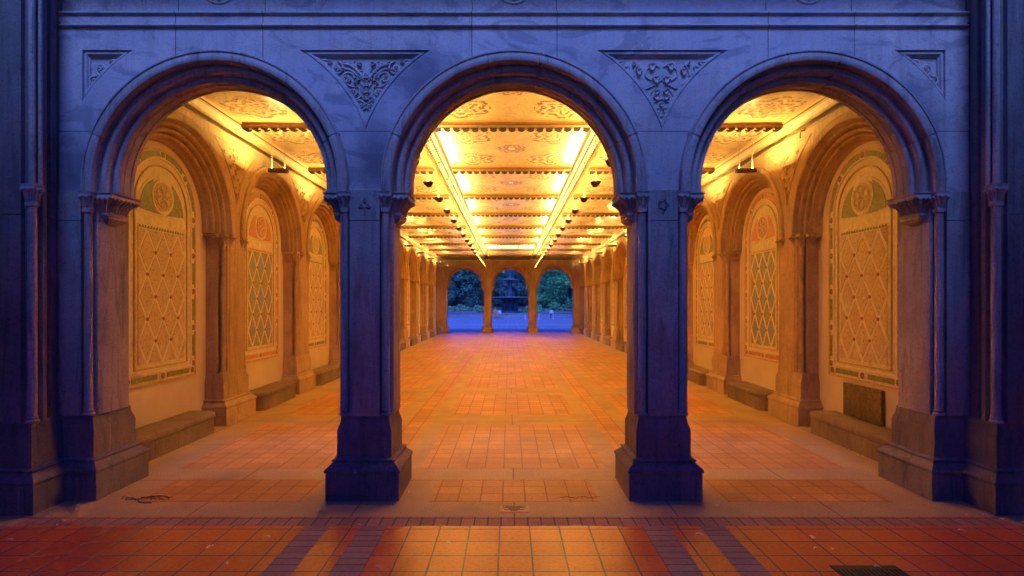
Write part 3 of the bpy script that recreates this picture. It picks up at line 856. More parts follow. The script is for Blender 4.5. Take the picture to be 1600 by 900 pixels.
    for i in range(nx*2+1):
        for j in range(nz*2+1):
            if (i+j)%2==1: continue
            cy=y0+w/2*i; cz=z0+h/2*j
            p=dia(cy,cz,.80)
            if len(p)>=3:
                l.mi=1 if kind==0 else (2 if j%2==1 else 3)
                plate(l,p,.024,.028)
            po=dia(cy,cz,.995); pi_=dia(cy,cz,.89)
            if len(po)==len(pi_)==4 or (len(po)==len(pi_) and len(po)>=3):
                lat.mi=0; ring2(lat,po,pi_,.024,.030)
    for i in range(nx*2+1):
        for j in range(nz*2+1):
            if (i+j)%2==1 and 0<i<nx*2 and 0<j<nz*2:
                lat.mi=1; disc(lat,y0+w/2*i,z0+h/2*j,.022,.036,.044,8)
    # dentil band on top
    for i in range(17):
        yy=y0+.03+i*(y1-y0-.06)/16
        lat.mi=2; plate(lat,[(yy-.02,z1-.045),(yy+.02,z1-.045),(yy,z1-.012)],.024,.030)
    l.build('lozenge_field',[M['cream'],M['damask'],M['blue'],M['greenl']],t,flat=True)
    lat.build('lattice',[M['cream2'],M['reddot'],border],t,flat=True)
    return t
def make_bench(L0,L1):
    t=thing('stone_bench','x','stone bench',(0,0,0))
    mb=MB(); 
    def plan(x1,r=.12):
        p=[(-.27,L0)]+[(x1-r+r*sin(a),L0+r-r*cos(a)) for a in [pi/2*i/5 for i in range(6)]]+[(x1-r+r*cos(a),L1-r+r*sin(a)) for a in [pi/2*i/5 for i in range(6)]]+[(-.27,L1)]
        return p
    mb.loft(plan(.115),[(0,0),(.20,0),(.205,-.01)]); mb.build('bench_base',M['bench'],t)
    s=MB(); s.loft(plan(.115),[(.205,-.01),(.21,.01),(.225,.016),(.262,.014),(.276,.004),(.284,-.012)]); s.build('bench_slab',M['bench'],t)
    return t
GP='wall piers along the passage'; GA='blind arches along the passage'; GM='mosaic panels along the passage'; GB='benches along the passage walls'
resp=make_respond(); resp['group']=GP
bay=make_bay(); bay['group']=GA
mos=[make_mosaic(0),make_mosaic(1)]
for m_ in mos: m_['group']=GM
b_first=make_bench(-1.2,.62); b_std=make_bench(-.74,.74); b_first['group']=GB; b_std['group']=GB
used=set()
def place(o,loc,rz,label):
    if o.name in used: return dup(o,loc,rz,label)
    used.add(o.name); o.location=loc; o.rotation_euler=(0,0,rz); o['label']=label; return o
for s,side in ((-1,'left'),(1,'right')):
    rz=0 if s<0 else pi
    for k in range(1,NB):
        place(resp,(s*WX,R0+BAY*k,0),rz,'%s tall stone wall pier with colonnettes counted from the front on the %s wall'%(ORD[k-1],side))
    for k in range(NB):
        y=R0+BAY*(k+.5)
        place(bay,(s*WX,y,0),rz,'%s moulded sandstone blind arch from the front on the %s wall'%(ORD[k],side))
        kind=k%2; desc='cream and green' if kind==0 else 'orange and blue lozenge'
        place(mos[kind],(s*(WX+.27),y-.02,0),rz,'%s arched %s mosaic panel from the front on the %s wall'%(ORD[k],desc,side))
        if k==0:
            ob=place(b_first,(s*WX,y,0),rz,'%s low stone wall bench from the front on the %s side, the longest'%(ORD[k],side))
            if s>0: ob.scale=(1,-1,1)
        else: place(b_std,(s*WX,y,0),rz,'%s low stone wall bench from the front on the %s side of the passage'%(ORD[k],side))

# bronze tablet on the right niche wall
bt=thing('bronze_tablet','square dark bronze tablet standing on the right bench below the first mosaic','plaque',(WX+.27,7.09,0))
# px 1318..1377
mb=MB(); mb.box(-.055,-.003,-.38,.38,.295,.71,.006); mb.build('slab',M['bronze'],bt)
mb=MB()
for i in range(9):
    z=.665-i*.04
    yy=-.33+random.uniform(0,.08)
    while yy<.31:
        w=random.uniform(.012,.05); mb.box(-.0565,-.0548,yy,min(.33,yy+w),z-.007,z+.007); yy+=w+.014
mb.build('inscription',M['bronze'],bt)

# ------------------------------------------------------------------ ceiling
ceil=thing('ceiling','glowing tiled ceiling of painted panels framed by gilt beams over the passage','ceiling',(0,0,CZ))
Y0=5.55; Y1=FARY+.12
xp=[(-4.06,-1.55),(-1.19,1.19),(1.55,4.06)]
yb=[R0+BAY*k for k in range(0,NB+1)]
panels={}
cm={}
for (a,b) in xp:
    w=b-a
    for k in range(NB):
        d=BAY-.13; cy=R0+BAY*(k+.5)
        key=round(w,3)
        if key not in cm:
            cm[key]=ceiling_mat(w,d)
            mb=MB(); mb.box(-w/2,w/2,-d/2,d/2,0,.03); o=mb.build('ceiling_panel',cm[key],ceil,flat=True); panels[key]=o
            o.location=((a+b)/2,cy,-.01)
        else:
            o=panels[key].copy(); col.objects.link(o); o.location=((a+b)/2,cy,-.01)
mb=MB(); mb.box(-5.2,5.2,Y0-.3,Y1+.3,.03,.3); mb.build('roof_slab',M['cornice'],ceil,flat=True)
# cross beams
cb=MB()
def cross(mb,x0,x1,y):
    z=BZ-CZ
    mb.mi=0
    prof=[(-.075,.03),(-.075,-.02),(-.06,-.03),(-.055,z+.02),(-.035,z),(.035,z),(.055,z+.02),(.06,-.03),(.075,-.02),(.075,.03)]
    mb.grid([[(x,y+a,b) for a,b in prof] for x in (x0,x1)])
    mb.mi=1
    mb.box(x0,x1,y-.064,y-.0575,z+.025,-.032)
    mb.mi=2; mb.box(x0,x1,y-.04,y+.04,z-.012,z+.001)
    mb.mi=3
    n=int((x1-x0)/.137); st=(x1-x0)/n
    for i in range(n):
        xc=x0+st*(i+.5)
        for dy in (-.043,.040):
            pts=[(xc+.056*cos(a),z-.010+.036*sin(a)) for a in [pi+pi*j/8 for j in range(9)]]
            A=[(x,y+dy,zz) for x,zz in pts]; B=[(x,y+dy+.006,zz) for x,zz in pts]
            mb.grid([A,B],True,True,True)
z=BZ-CZ
for k,y in enumerate(yb):
    cb=MB()
    for a,b in ((-4.06,-1.55),(-1.19,1.19),(1.55,4.06)): cross(cb,a-.0,b+.0,y)
    cb.build('cross_beam',[M['beam'],M['beamdark'],M['beamgold'],M['scallop']],ceil)
for s in (-1,1):
    lb=MB(); xc=s*1.37
    prof=[(-.18,.03),(-.18,-.015),(-.165,-.03),(-.15,z),(-.10,z-.012),(-.085,z),(-.08,z+.02),(.08,z+.02),(.085,z),(.10,z-.012),(.15,z),(.165,-.03),(.18,-.015),(.18,.03)]
    lb.mi=2; lb.grid([[(xc+a,y,b) for a,b in prof[:5]] for y in (Y0,Y1)]); lb.grid([[(xc+a,y,b) for a,b in prof[9:]] for y in (Y0,Y1)])
    lb.mi=0; lb.grid([[(xc+a,y,b) for a,b in prof[4:7]] for y in (Y0,Y1)]); lb.grid([[(xc+a,y,b) for a,b in prof[7:10]] for y in (Y0,Y1)])
    lb.mi=2; lb.grid([[(xc+a,y,b) for a,b in prof[6:8]] for y in (Y0,Y1)])
    lb.mi=1
    n=int((Y1-Y0)/.14)
    for i in range(n):
        yc=Y0+.14*(i+.5)
        for dx,sg in ((-.045,1),(.045,-1)):
            # scrolling guilloche
            pts=[(xc+dx+.035*cos(a),yc+.055*sin(a),z+.016) for a in [pi/2+ (pi*j/6)*(1 if sg>0 else -1) for j in range(7)]]
            lb.tube(pts,.013,4)
        if i%2==0: lb.ball((xc,yc,z+.016),.018,.018,.012,6,3)
    lb.build('long_beam',[M['beamgold'],M['scallop'],M['beam']],ceil)
# lit glass panes far down the ceiling
gl=MB(); yy=R0+BAY*7.5
gl.box(-1.12,-.41,yy-1.1,yy+1.1,-.035,-.02); gl.box(-.36,.36,yy-1.1,yy+1.1,-.035,-.02); gl.box(.41,1.12,yy-1.1,yy+1.1,-.035,-.02)
gp=gl.build('lit_pane',M['skypane'],ceil,flat=True)

# ------------------------------------------------------------------ hanging lamps
def make_bowl_lamp():
    t=thing('hanging_lamp','x','lamp',(0,0,0))
    b=MB(); rows=[]
    n=16
    # open bowl, one side flattened like a scoop
    for z_,r,sh in ((-.085,.012,.012),(-.08,.030,.012),(-.06,.052,.010),(-.03,.070,.004),(0,.084,0),(.002,.088,0),(.002,.080,0),(-.03,.064,.004)):
        rows.append([(sh+r*cos(2*pi*k/n)*1.0,r*sin(2*pi*k/n),z_) for k in range(n)])
    b.grid(rows,True,True,True); b.build('bowl',M['bowl'],t)
    l=MB(); l.lathe(0,0,[(.06,-.03),(.062,-.012),(.05,-.006)],8); l.build('lens',M['lamp'],t,flat=True)
    r=MB(); r.tube([(0,.0,-.02),(0,0,BZ-3.73)],.004,6); r.lathe(0,0,[(.02,BZ-3.73-.02),(.025,BZ-3.73+.01)],10); r.build('rod',M['rod'],t)
    return t
def make_trough():
    t=thing('trough_lamp','x','lamp',(0,0,0))
    b=MB(); b.box(-.145,.145,-.045,.045,-.05,-.012,.006); b.box(-.145,.145,-.045,-.037,-.02,.008);b.box(-.145,.145,.037,.045,-.02,.008);b.box(-.145,-.137,-.037,.037,-.02,.008);b.box(.137,.145,-.037,.037,-.02,.008); b.build('trough',M['bowl'],t)
    l=MB(); l.box(-.12,.12,-.032,.032,-.012,.002); l.build('lens',M['lamp2'],t,flat=True)
    for q in (-1,1):
        r=MB(); r.tube([(q*.1,0,0),(q*.1,0,CZ-3.79)],.0045,6); r.build('rod',M['rod'],t)
    return t
lamp=make_bowl_lamp(); lamp['group']='bowl lamps hanging in two rows'
tro=make_trough(); tro['group']='trough lamps along the side walls'
for s,side in ((-1,'left'),(1,'right')):
    for k in range(18):
        place(lamp,(s*1.37,6.45+1.4*k,3.73),0 if s<0 else pi,'%s dark bowl lamp from the front hanging in the %s ceiling row'%(ORD[k],side))
    for k in range(9):
        place(tro,(s*3.56,8.62+BAY*k,3.79),0,'%s small trough lamp on two rods from the front along the %s wall'%(ORD[k],side))

# ------------------------------------------------------------------ floors
def fl(name,xb,yb_,pick,mats,z=0):
    mb=MB()
    for x0,x1 in zip(xb,xb[1:]):
        for y0,y1 in zip(yb_,yb_[1:]):
            k=pick((x0+x1)/2,(y0+y1)/2)
            if k is None: continue
            mb.mi=k; mb.poly([(x0,y0,z),(x1,y0,z),(x1,y1,z),(x0,y1,z)])
    return struct(mb.build(name,mats,flat=True))
xb=[-5.2,-3.35,-1.87,-1.76,-1.52,-1.22,-.98,-.75,.75,.98,1.22,1.52,1.76,1.87,3.35,5.2]
ybr=[4.98,5.62,6.0]+sum([[R0+BAY*k-.36,R0+BAY*k+.36] for k in range(1,NB)],[])+[FARY-.2,FARY+.9]
def pick(x,y):
    ax=abs(x)
    if y<5.62: return 0 if (ax<.75 or 1.87<ax<3.35) else 1
    if y<6.0: return 1
    if ax>3.35+.15: return 1
    if y>FARY-.2: return 1
    for k in range(1,NB):
        if abs(y-(R0+BAY*k))<.36 and ax<.98: return 1
        if abs(y-(R0+BAY*k))<.36 and ax>1.76: return 1
    if .98<ax<1.22 or 1.52<ax<1.76: return 1
    return 0
xb2=sorted(set(xb+[-3.55,3.55]))
fl('passage_floor',xb2,ybr,pick,[M['tile_in'],M['granite']])
# outer pavement
xo=[-14,-4.3,-3.95,-1.65,-1.45,-1.21,-1.0,1.0,1.21,1.45,1.65,3.95,4.3,14]
yo=[-1.6,4.27,4.45,4.64,4.98]
def pick2(x,y):
    ax=abs(x)
    if y>4.64: return 1
    if y>4.45: return 2 if ax<3.95 else 1
    if ax>4.3: return 1
    if ax>3.95: return 3
    if 1.0<ax<1.21 or 1.45<ax<1.65: return 3
    return 0
fl('outer_pavement',xo,yo,pick2,[M['tile_out'],M['granite'],M['brick_h'],M['brick_v']])
mb=MB(); mb.poly([(-60,FARY+.9,-.004),(60,FARY+.9,-.004),(60,84,-.004),(-60,84,-.004)]); struct(mb.build('plaza',M['plaza'],flat=True))
mb=MB(); mb.poly([(-9,46.2,0),(9,46.2,0),(9,47.4,0),(-9,47.4,0)]); struct(mb.build('pale_paving_band',M['granite'],flat=True))
mb=MB(); mb.poly([(-400,-150,-.35),(400,-150,-.35),(400,500,-.35),(-400,500,-.35)]); gm=NT('earth'); struct(mb.build('ground',gm.out((.07,.075,.05),.9),flat=True))
mb=MB(); mb.poly([(-200,86,-.25),(200,86,-.25),(200,228,-.25),(-200,228,-.25)]); struct(mb.build('lake',M['lake'],flat=True))

# brass threshold plate
bp=thing('threshold_plate','small rectangular brass plate set in the granite threshold in the middle','plaque',(-.0,4.81,.0))
mb=MB(); mb.box(-.125,.125,-.075,.075,-.02,.006,.002); mb.build('plate',M['brass'],bp)
mb=MB()
for i,w in enumerate((.10,.075,.10,.05,.085,.03)): mb.box(-w,w,.058-i*.021-.004,.058-i*.021+.004,.006,.0075)
mb.build('engraved_lines',M['debris'],bp,flat=True)
# drain cover
dr=thing('drain_cover','dark iron drain cover sunk in the red tiles at the lower right','drain cover',(2.31,3.60,0))
mb=MB(); mb.box(-.22,.22,-.17,.17,-.02,.007,.003); mb.build('cover',M['iron'],dr)
mb=MB()
for i in range(15): mb.box(-.205+i*.0285,-.193+i*.0285,-.10,.10,.007,.013)
mb.build('bars',M['iron'],dr,flat=True)

# fallen leaves and litter
def leaf_mesh(sz):
    mb=MB(); n=12; pts=[]
    for i in range(n):
        a=2*pi*i/n; r=sz*(.55+.18*cos(3*a))*(1+.45*cos(a)); pts.append((r*cos(a),r*.62*sin(a),.004+.012*abs(sin(a*1.5))))
    mb.poly(pts); mb.grid([pts,[(p[0],p[1],p[2]-.0015) for p in pts]],True); return mb
lv=[leaf_mesh(s) for s in (.030,.042,.024)]
src=[m_.build('fallen_leaf',M['leaf']) for m_ in lv]
spots=[]
pxs=[(420,840,0),(330,855,1),(90,822,0),(18,845,1),(355,883,2),(560,822,2),(500,800,2),(590,887,1),(1090,836,1),(1270,842,1),(1275,858,2),(1368,887,0),(1500,830,1),(1510,806,0),(1565,813,1),(1540,806,2),(1300,860,2),(1240,780,2),(1340,712,2),(1348,714,2),(440,725,2),(700,850,2),(1120,792,2),(640,770,2),(30,799,1),(60,800,0),(120,797,2),(1420,700,2),(985,520,2),(610,640,2),(980,604,2),(860,545,2)]
def floor_pt(px,py):
    D=884.3*1.75/(py-474); return ((px-796)*D/884.3-.04,D)
for i,(px,py,k) in enumerate(pxs):
    x,y=floor_pt(px,py)
    o=src[k] if src[k].name not in used else src[k].copy()
    if src[k].name in used: col.objects.link(o)
    used.add(src[k].name)
    o.location=(x,y,0.002); o.rotation_euler=(0,0,random.uniform(0,6.28))
    place_='on the red tiles outside' if y<4.45 else ('on the granite threshold' if y<5 else 'on the passage floor')
    tag(o,'small dry curled leaf lying '+place_,'leaf','fallen leaves '+place_)
x,y=floor_pt(943,539.5); mb=leaf_mesh(.06); o=mb.build('paper_scrap',M['paper'],loc=(x,y,.002)); tag(o,'small white paper scrap on the passage floor near the right wall','litter')
x,y=floor_pt(240,781)
mb=MB(); pts=[(.0+.13*cos(a),.045*sin(a)*2,.004) for a in [i*.5 for i in range(11)]]
mb.tube(pts,.004,5)
for i in range(16):
    u=-.32+i*.027; v=random.uniform(-.02,.05); mb.tube([(u,v,.006),(u+.03,v+random.uniform(-.02,.02),.014),(u+.06,v+random.uniform(-.03,.03),.006)],random.uniform(.002,.005),5,taper=(1,.4))
tag(mb.build('leaf_litter',M['debris'],loc=(x,y,.001)),'curled dark strip of bark and litter by the left pier foot','litter')
x,y=floor_pt(905,778)
mb=MB()
for i in range(9):
    u=-.18+i*.04; v=.02*sin(i*1.7); mb.poly([(u,v,.003),(u+.045,v-.01,.003),(u+.05,v+.008,.003),(u+.01,v+.014,.003)])
tag(mb.build('leaf_litter',M['debris'],loc=(x,y,.001)),'broken dark twig bits on the tiles left of the right pier','litter')
# wall bracket on right wall
wb=MB(); wb.tube([(0,0,0),(-.06,0,.0),(-.07,0,-.08)],.008,6); wb.tube([(-.02,-.05,.03),(-.02,0,0),(-.02,.06,.02)],.006,6); wb.ball((-.07,0,-.09),.012,.012,.02)
o=wb.build('wall_bracket',M['iron'],loc=(WX-.01,8.0,4.19)); tag(o,'small dark metal wall bracket above the first right arch','bracket')

# ------------------------------------------------------------------ plaza: fountain
ft=thing('fountain','tall dark tiered fountain with falling water framed by the middle far arch','fountain',(0,77,0))
mb=MB(); mb.lathe(0,0,[(10.3,0),(10.3,.16),(9.9,.16),(9.9,.34),(9.6,.36),(9.6,.50),(9.66,.52),(9.66,.60),(9.1,.60),(9.1,.35)],72,False); mb.build('pool_wall',M['poolstone'],ft)
mb=MB(); mb.lathe(0,0,[(9.12,.40),(.1,.401)],48,False); mb.build('pool_water',M['pool'],ft)
mb=MB(); mb.lathe(0,0,[(1.5,.2),(1.5,.7),(1.2,.8),(.85,1.0),(.6,1.5),(.75,1.9),(1.4,2.2),(2.45,2.38),(2.6,2.48),(2.66,2.56),(2.5,2.58),(2.4,2.46),(.5,2.4),(.42,2.6),(.42,3.3),(.34,3.5),(.30,4.3),(.36,4.5),(.7,4.75),(1.18,4.88),(1.24,4.97),(1.1,4.97),(.4,4.86),(.35,5.0),(.5,5.15),(.34,5.3),(.30,5.5)],40); mb.build('basin_tiers',M['fountain'],ft)
mb=MB()
for k in range(8):
    a=2*pi*k/8; mb=MB(); mb.lathe(.95*cos(a),.95*sin(a),[(.14,.7),(.18,.9),(.13,1.3),(.16,1.5),(.10,1.7),(.12,1.8)],8); mb.build('cherub',M['fountain'],ft)
for k in range(4):
    a=2*pi*k/4+.4; mb=MB(); mb.lathe(.52*cos(a),.52*sin(a),[(.13,2.5),(.16,2.8),(.11,3.1),(.13,3.25),(.06,3.45)],8); mb.build('cherub',M['fountain'],ft)
mb=MB()  # angel: robe, torso, arms, wings
mb.lathe(0,0,[(.34,5.45),(.36,5.6),(.30,6.1),(.24,6.6),(.25,6.9),(.20,7.1),(.08,7.2),(.09,7.25),(.14,7.38),(.13,7.5),(.05,7.58)],14)
mb.tube([(.22,-.05,7.0),(.45,-.3,6.8),(.6,-.6,6.95)],.07,6,taper=(1,.6)); mb.tube([(-.22,0,7.0),(-.35,-.15,6.6),(-.25,-.3,6.35)],.07,6,taper=(1,.6))
for q in (-1,1):
    P=[(q*.12,.15,7.0),(q*.5,.35,7.5),(q*.95,.5,7.55),(q*1.05,.5,7.1),(q*.85,.45,6.4),(q*.5,.35,5.9),(q*.25,.22,6.4)]
    A=P; B=[(x,y+.06,z) for x,y,z in P]
    mb.grid([A,B],True,True,True)
mb.build('angel_statue',M['fountain'],ft)
for rr_,zz_ in ((2.63,2.57),(1.22,4.98)):
    mb=MB(); mb.tube([(rr_*cos(2*pi*i/40),rr_*sin(2*pi*i/40),zz_) for i in range(40)],.045,6,closed=True); mb.build('rim_highlight',M['poolstone'],ft)  # pale tube: highlight along each basin rim put into the colour
mb=MB()
for R,z0,z1,n in ((1.2,4.95,2.5,26),(2.62,2.52,.45,18)):
    for k in range(n):
        a=2*pi*(k+random.uniform(-.3,.3))/n; rr=R+random.uniform(0,.05)
        mb.tube([(rr*cos(a),rr*sin(a),z0),((rr+.10)*cos(a),(rr+.10)*sin(a),(z0*2+z1)/3),((rr+.16)*cos(a),(rr+.16)*sin(a),z1)],.009,4,taper=(1,.6))
mb.lathe(0,0,[(.35,5.0),(.5,5.12),(.62,5.02),(.7,4.96)],16,False)
mb.build('water_curtain',M['spray'],ft)
# low white posts
def post():
    mb=MB(); mb.lathe(0,0,[(.07,0),(.07,.05),(.045,.07),(.04,.48),(.055,.50),(.055,.54),(.0,.58)],10); return mb
PL=['left white post on the plaza before the fountain pool','middle white post on the plaza before the pool','right white post on the plaza before the pool']
po=post().build('bollard',M['whitepost'])
for i,(px,py) in enumerate(((820.5,499),(842,499),(864,498.5))):
    o=po if i==0 else po.copy()
    if i: col.objects.link(o)
    x,y=floor_pt(px,py); o.location=(x,y,0); tag(o,PL[i],'post','white posts on the plaza')

# people seated on the pool edge
def person(label,loc,rz,top,legs,hairc,lean=0,h=1.0):
    me=bpy.data.meshes.new('person'); V=[];E=[];R=[]
    def v(p,r): V.append(p);R.append(r);return len(V)-1
    hip=v((0,0,.52),.15); wa=v((0,-.01,.72),.125); ch=v((0,-.02+lean,.95),.15); nk=v((0,-.02+lean,1.10),.055); hd=v((0,-.03+lean,1.24),.09); ht=v((0,-.03+lean,1.32),.08)
    E+=[(hip,wa),(wa,ch),(ch,nk),(nk,hd),(hd,ht)]
    for s in (-1,1):
        a=v((s*.10,-.05,.51),.095); k=v((s*.14,-.45,.52),.065); f=v((s*.14,-.47,.09),.045); t_=v((s*.15,-.62,.04),.035)
        E+=[(hip,a),(a,k),(k,f),(f,t_)]
        sh=v((s*.19,-.02+lean,1.02),.06); el=v((s*.25,-.12+lean,.76),.045); wr=v((s*.17,-.34,.66),.032); ha=v((s*.14,-.42,.62),.03)
        E+=[(ch,sh),(sh,el),(el,wr),(wr,ha)]
    me.from_pydata(V,E,[]); o=bpy.data.objects.new('person',me); col.objects.link(o)
    m=o.modifiers.new('s','SKIN'); 
    for i,r in enumerate(R): me.skin_vertices[0].data[i].radius=(r,r)
    me.skin_vertices[0].data[0].use_root=True
    o.modifiers.new('d','SUBSURF').levels=2
    dg=bpy.context.evaluated_depsgraph_get(); ev=o.evaluated_get(dg)
    nm=bpy.data.meshes.new_from_object(ev); o.modifiers.clear(); o.data=nm
    skin=paint('skin',(.45,.30,.22),.05,.6)
    for mt in (skin,top,legs,M['debris']): nm.materials.append(mt)
    for p in nm.polygons:
        c=p.center
        if c.z>1.10 : k=0
        elif c.z<.10: k=3
        elif (c.z<.64 and (c.y<-.0 or c.z<.55)) and not (c.z>.58 and abs(c.x)>.0 and c.y<-.3): k=2
        elif c.y<-.33 and c.z>.58: k=0
        else: k=1
        p.material_index=k; p.use_smooth=True
    o.location=loc; o.rotation_euler=(0,0,rz); o.scale=(h,h,h)
    tag(o,label,'person')
    hb=MB(); hb.ball((0,-.005+lean,1.30),.105,.115,.10,10,7); hb.ball((0,.05+lean,1.22),.09,.06,.12,10,6); hb.build('hair',hairc,o)
    fc=MB(); 
    for s in (-1,1): fc.ball((s*.035,-.118+lean,1.27),.012,.008,.008,6,4)
    fc.build('eyes',M['debris'],o)
    return o
orange=paint('orange_coat',(.85,.26,.08),.15,.8); white_=paint('pale_shirt',(.7,.66,.6),.05,.8); dk=paint('dark_trousers',(.04,.05,.09),.2,.8); hair=paint('dark_hair',(.03,.02,.015),.2,.6)
person('person in a bright orange coat seated on the fountain pool edge',((773.5-796)*66.2/884.3,66.2,.0),.1,orange,orange,paint('red_hair',(.40,.14,.06),.2,.6),0,.95)
person('person in a pale shirt seated beside the orange coat at the pool',((780-796)*66.2/884.3,66.2,.0),-.15,white_,orange,hair,0,.82)
person('person in dark clothes and white shirt seated on the pool edge at right',((861-796)*66.2/884.3,66.2,0),0,white_,dk,hair,0,.85)

# ------------------------------------------------------------------ trees, bushes
def leaf_cloud(mb,c,R,n,sz,flat=.8):
    for _ in range(n):
        while True:
            p=Vector((random.uniform(-1,1),random.uniform(-1,1),random.uniform(-1,1)))
            if .35<p.length<1: break
        p=Vector((p.x*R,p.y*R,p.z*R*flat))+Vector(c)
        a=Vector((random.gauss(0,1),random.gauss(0,1),random.gauss(0,.5))).normalized(); b=a.orthogonal().normalized()
        b=(b*cos(random.random()*6)+a.cross(b)*sin(random.random()*6))
        s=sz*random.uniform(.6,1.4)
        mb.poly([p+a*s,p+b*s*.5,p-a*s,p-b*s*.5])
def tree_meshes(seed,H,W,clumps,leaves,sz):
    random.seed(seed)
    cr=MB(); tr=MB()
    tr.tube([(0,0,-.4),(.1,0,H*.2),(0,.1,H*.45),(.1,0,H*.75)],.35*H/14,8,taper=(1.2,.3))
    for k in range(clumps):
        a=random.uniform(0,2*pi); zz=random.uniform(.10,1.0); 
        rr=W*.5*sqrt(max(.02,1-((zz-.42)/.62)**2))*random.uniform(.45,1.0)
        c=(rr*cos(a),rr*sin(a),H*zz)
        leaf_cloud(cr,c,random.uniform(.10,.19)*W,leaves,sz,.55)
        if k%3==0: tr.tube([(0,0,H*zz*.6),(c[0]*.5,c[1]*.5,H*zz*.85),c],.09*H/14,5,taper=(1,.3))
    return cr,tr
def make_tree(seed,H,W,cl,lv_,sz,mat):
    t=thing('tree','x','tree',(0,0,0)); cr,tr=tree_meshes(seed,H,W,cl,lv_,sz)
    cr.build('crown',mat,t,flat=True); tr.build('trunk',M['bark'],t); return t
tA=make_tree(11,15,11,75,150,.24,M['leafdark']); tB=make_tree(12,13,10,70,150,.22,M['leafdark']); tC=make_tree(13,12.5,10.5,90,170,.20,M['leafgreen'])
for t_ in (tA,tB,tC): t_['group']='trees beyond the lake'
spots=[(tA,-14,116,'dark blue-green tree at the left of the left far arch'),(tB,-9.5,110,'broad dark tree filling the left far arch'),(tA,-5,119,'tall dark tree between the left and middle far arches'),
(tB,-.5,117,'dark tree straight behind the fountain statue'),(tA,4,121,'tall dark tree behind the right side of the fountain'),(tC,9.3,88,'bright green spreading tree filling the right far arch'),
(tB,13.5,112,'dark tree behind the bright green one at right'),(tA,17.5,118,'dark tree at the extreme right beyond the lake'),(tA,-20,120,'dark tree at the extreme left beyond the lake'),(tB,9,116,'dark tree hidden deep behind the bright green tree'),(tA,22,110,'dark tree past the right edge of the far arches'),(tB,-25,112,'dark tree past the left edge of the far arches')]
for i,(o,x,y,l) in enumerate(spots):
    far_=o is not tC; q=place(o,(x*2,y*2,-.3) if far_ else (x,y,-.3),i*1.3,l)
    if far_: q.scale=(2,2,2)
# wooded bank
random.seed(5)
mb=MB()
for k in range(2200):
    leaf_cloud(mb,(random.uniform(-110,110),random.uniform(252,266),random.uniform(0,24)),3.2,10,.9)
struct(mb.build('distant_woods',M['leafdark'],flat=True),'stuff')
mb=MB(); rows=[]
for j in range(12):
    y=226+j*6; rows.append([(-180+i*18,y,-.3+1.2*j*.55+.5*sin(i*1.3+j)*min(j,3)*.4) for i in range(21)])
mb.grid(rows); struct(mb.build('hill',gm.mat if hasattr(gm,'mat') else M['leafdark']))
def make_bush(seed,mat):
    random.seed(seed); mb=MB()
    for k in range(9): leaf_cloud(mb,(random.uniform(-1,1),random.uniform(-.4,.4),random.uniform(.15,.6)),.4,60,.10)
    st=MB()
    for k in range(5): st.tube([(random.uniform(-.4,.4),0,-.25),(random.uniform(-.8,.8),0,.5)],.02,4)
    t=thing('bush','x','bush',(0,0,0)); mb.build('foliage',mat,t,flat=True); st.build('stem',M['bark'],t); t['group']='bushes at the lake edge'
    return t
bu=make_bush(3,M['leafbush']); bd=make_bush(4,M['leafgreen'])
for i,(o,px,y,s_,l) in enumerate(((bu,717,85,1.1,'round pale green bush in the left far arch'),(bu,743,85,1.0,'long pale green bush beside the left far pier'),(bd,730,85.5,.8,'small dark green bush between two pale bushes'),
  (bd,752,85.5,.9,'green bush touching the left far pier'),(bu,820,85,.8,'pale bush right of the fountain'),(bd,842,85,1.0,'green bush right of the right far pier'),(bu,880,85,1.1,'pale green bush under the bright tree'),(bd,700,85.5,.9,'green bush at the left edge of the left far arch'))):
    q=place(o,((px-796)*y/884.3,y,-.2),0,l); q.scale=(s_*1.9,s_*1.2,s_*2.1)

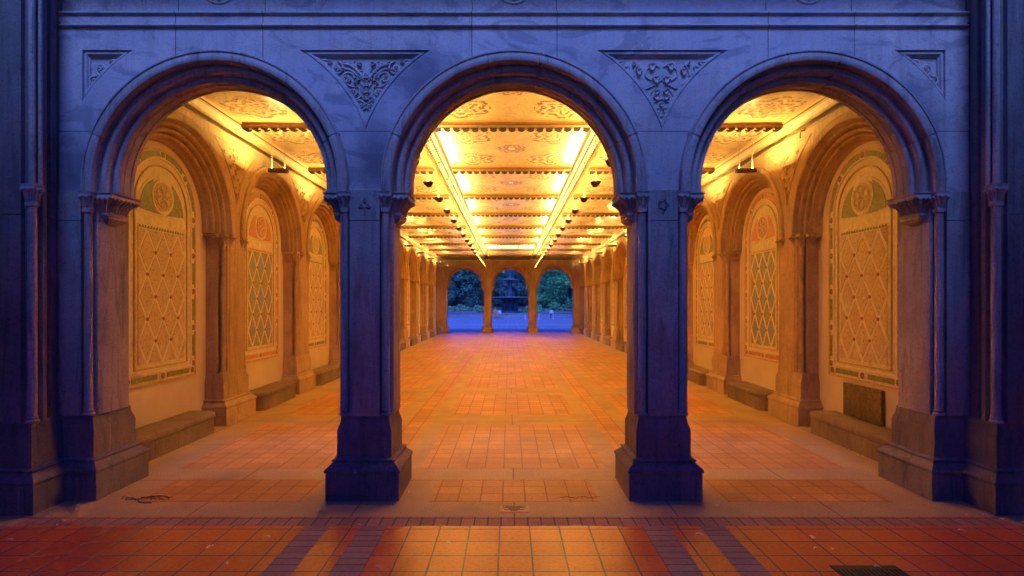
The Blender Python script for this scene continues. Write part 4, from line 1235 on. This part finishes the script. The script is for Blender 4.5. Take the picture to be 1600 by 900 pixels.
# ------------------------------------------------------------------ stair court behind the camera (steps, plus walls and bridge placed to block light)
st=thing('staircase','broad stone staircase rising behind the viewer','staircase',(0,-1.6,0))
mb=MB()
pr=[(0,-.05)]
for i in range(26): pr+= [(-i*.34,(i+1)*.165),(-(i+1)*.34,(i+1)*.165)]
mb.grid([[(x,y,z) for y,z in pr] for x in (-6,6)]); mb.build('steps',M['bench'],st,flat=True)
for s in (-1,1):
    t=thing('sky_blocking_wall','unseen sky-blocking stone wall on the %s of the stair court'%('left' if s<0 else 'right'),'wall',(s*5.12,0,0),0,'sky-blocking walls of the stair court')  # unseen walls, placed close and tall to block sideways sky light
    mb=MB(); mb.box(-.3,.3,-11,4.86,-.1,6.6); mb.build('masonry',M['facade'],t,flat=True)
    mb=MB(); mb.box(-.38,.38,1.35,4.86,6.6,6.78,.02); mb.build('coping',M['pier'],t)

o=thing('shading_bridge','unseen low bridge deck over the stair court, sized to shade the front','bridge',(0,0,0))  # out of view; added to block overhead light on front floor and wall foot
mb=MB(); mb.box(-6.6,6.6,-9,1.9,6.61,7.3); mb.build('deck',M['bench'],o,flat=True)
# ------------------------------------------------------------------ sky, sun, camera
w=bpy.data.worlds.new("World"); sc.world=w; w.use_nodes=True
nt=w.node_tree; bg=nt.nodes['Background']
sky=nt.nodes.new('ShaderNodeTexSky'); sky.sky_type='NISHITA'; sky.sun_disc=False
SE=radians(3.0); SR=radians(180)
sky.sun_elevation=SE; sky.sun_rotation=SR; sky.ozone_density=6; sky.dust_density=.3; sky.air_density=1.2
mx=nt.nodes.new('ShaderNodeMix'); mx.data_type='RGBA'; mx.blend_type='MULTIPLY'; mx.inputs[0].default_value=1
nt.links.new(sky.outputs[0],mx.inputs[6]); mx.inputs[7].default_value=(.18,.35,1.42,1)
nt.links.new(mx.outputs[2],bg.inputs[0]); bg.inputs['Strength'].default_value=.145
sl=bpy.data.lights.new('dusk_sun','SUN'); sl.energy=.52; sl.angle=radians(22); sl.color=(.19,.31,1)
so=bpy.data.objects.new('dusk_sun',sl); col.objects.link(so); so.rotation_euler=(radians(36),0,radians(0)); so.location=(0,-5,12)
cam=bpy.data.cameras.new('camera'); co=bpy.data.objects.new('camera',cam); col.objects.link(co)
co.location=(-.04,0,1.75); co.rotation_euler=(radians(90),0,0)
cam.sensor_width=36; cam.lens=36*884.3/1600; cam.shift_x=.0025; cam.shift_y=.015; cam.clip_start=.05; cam.clip_end=2000
sc.camera=co
sc.view_settings.view_transform='Standard'; sc.view_settings.look='None'; sc.view_settings.gamma=1; sc.view_settings.exposure=3
sc.cycles.max_bounces=8; sc.cycles.diffuse_bounces=5; sc.cycles.glossy_bounces=3; sc.cycles.transparent_max_bounces=6
sc.cycles.use_denoising=True; sc.cycles.caustics_reflective=False; sc.cycles.caustics_refractive=False
sc.cycles.sample_clamp_indirect=4
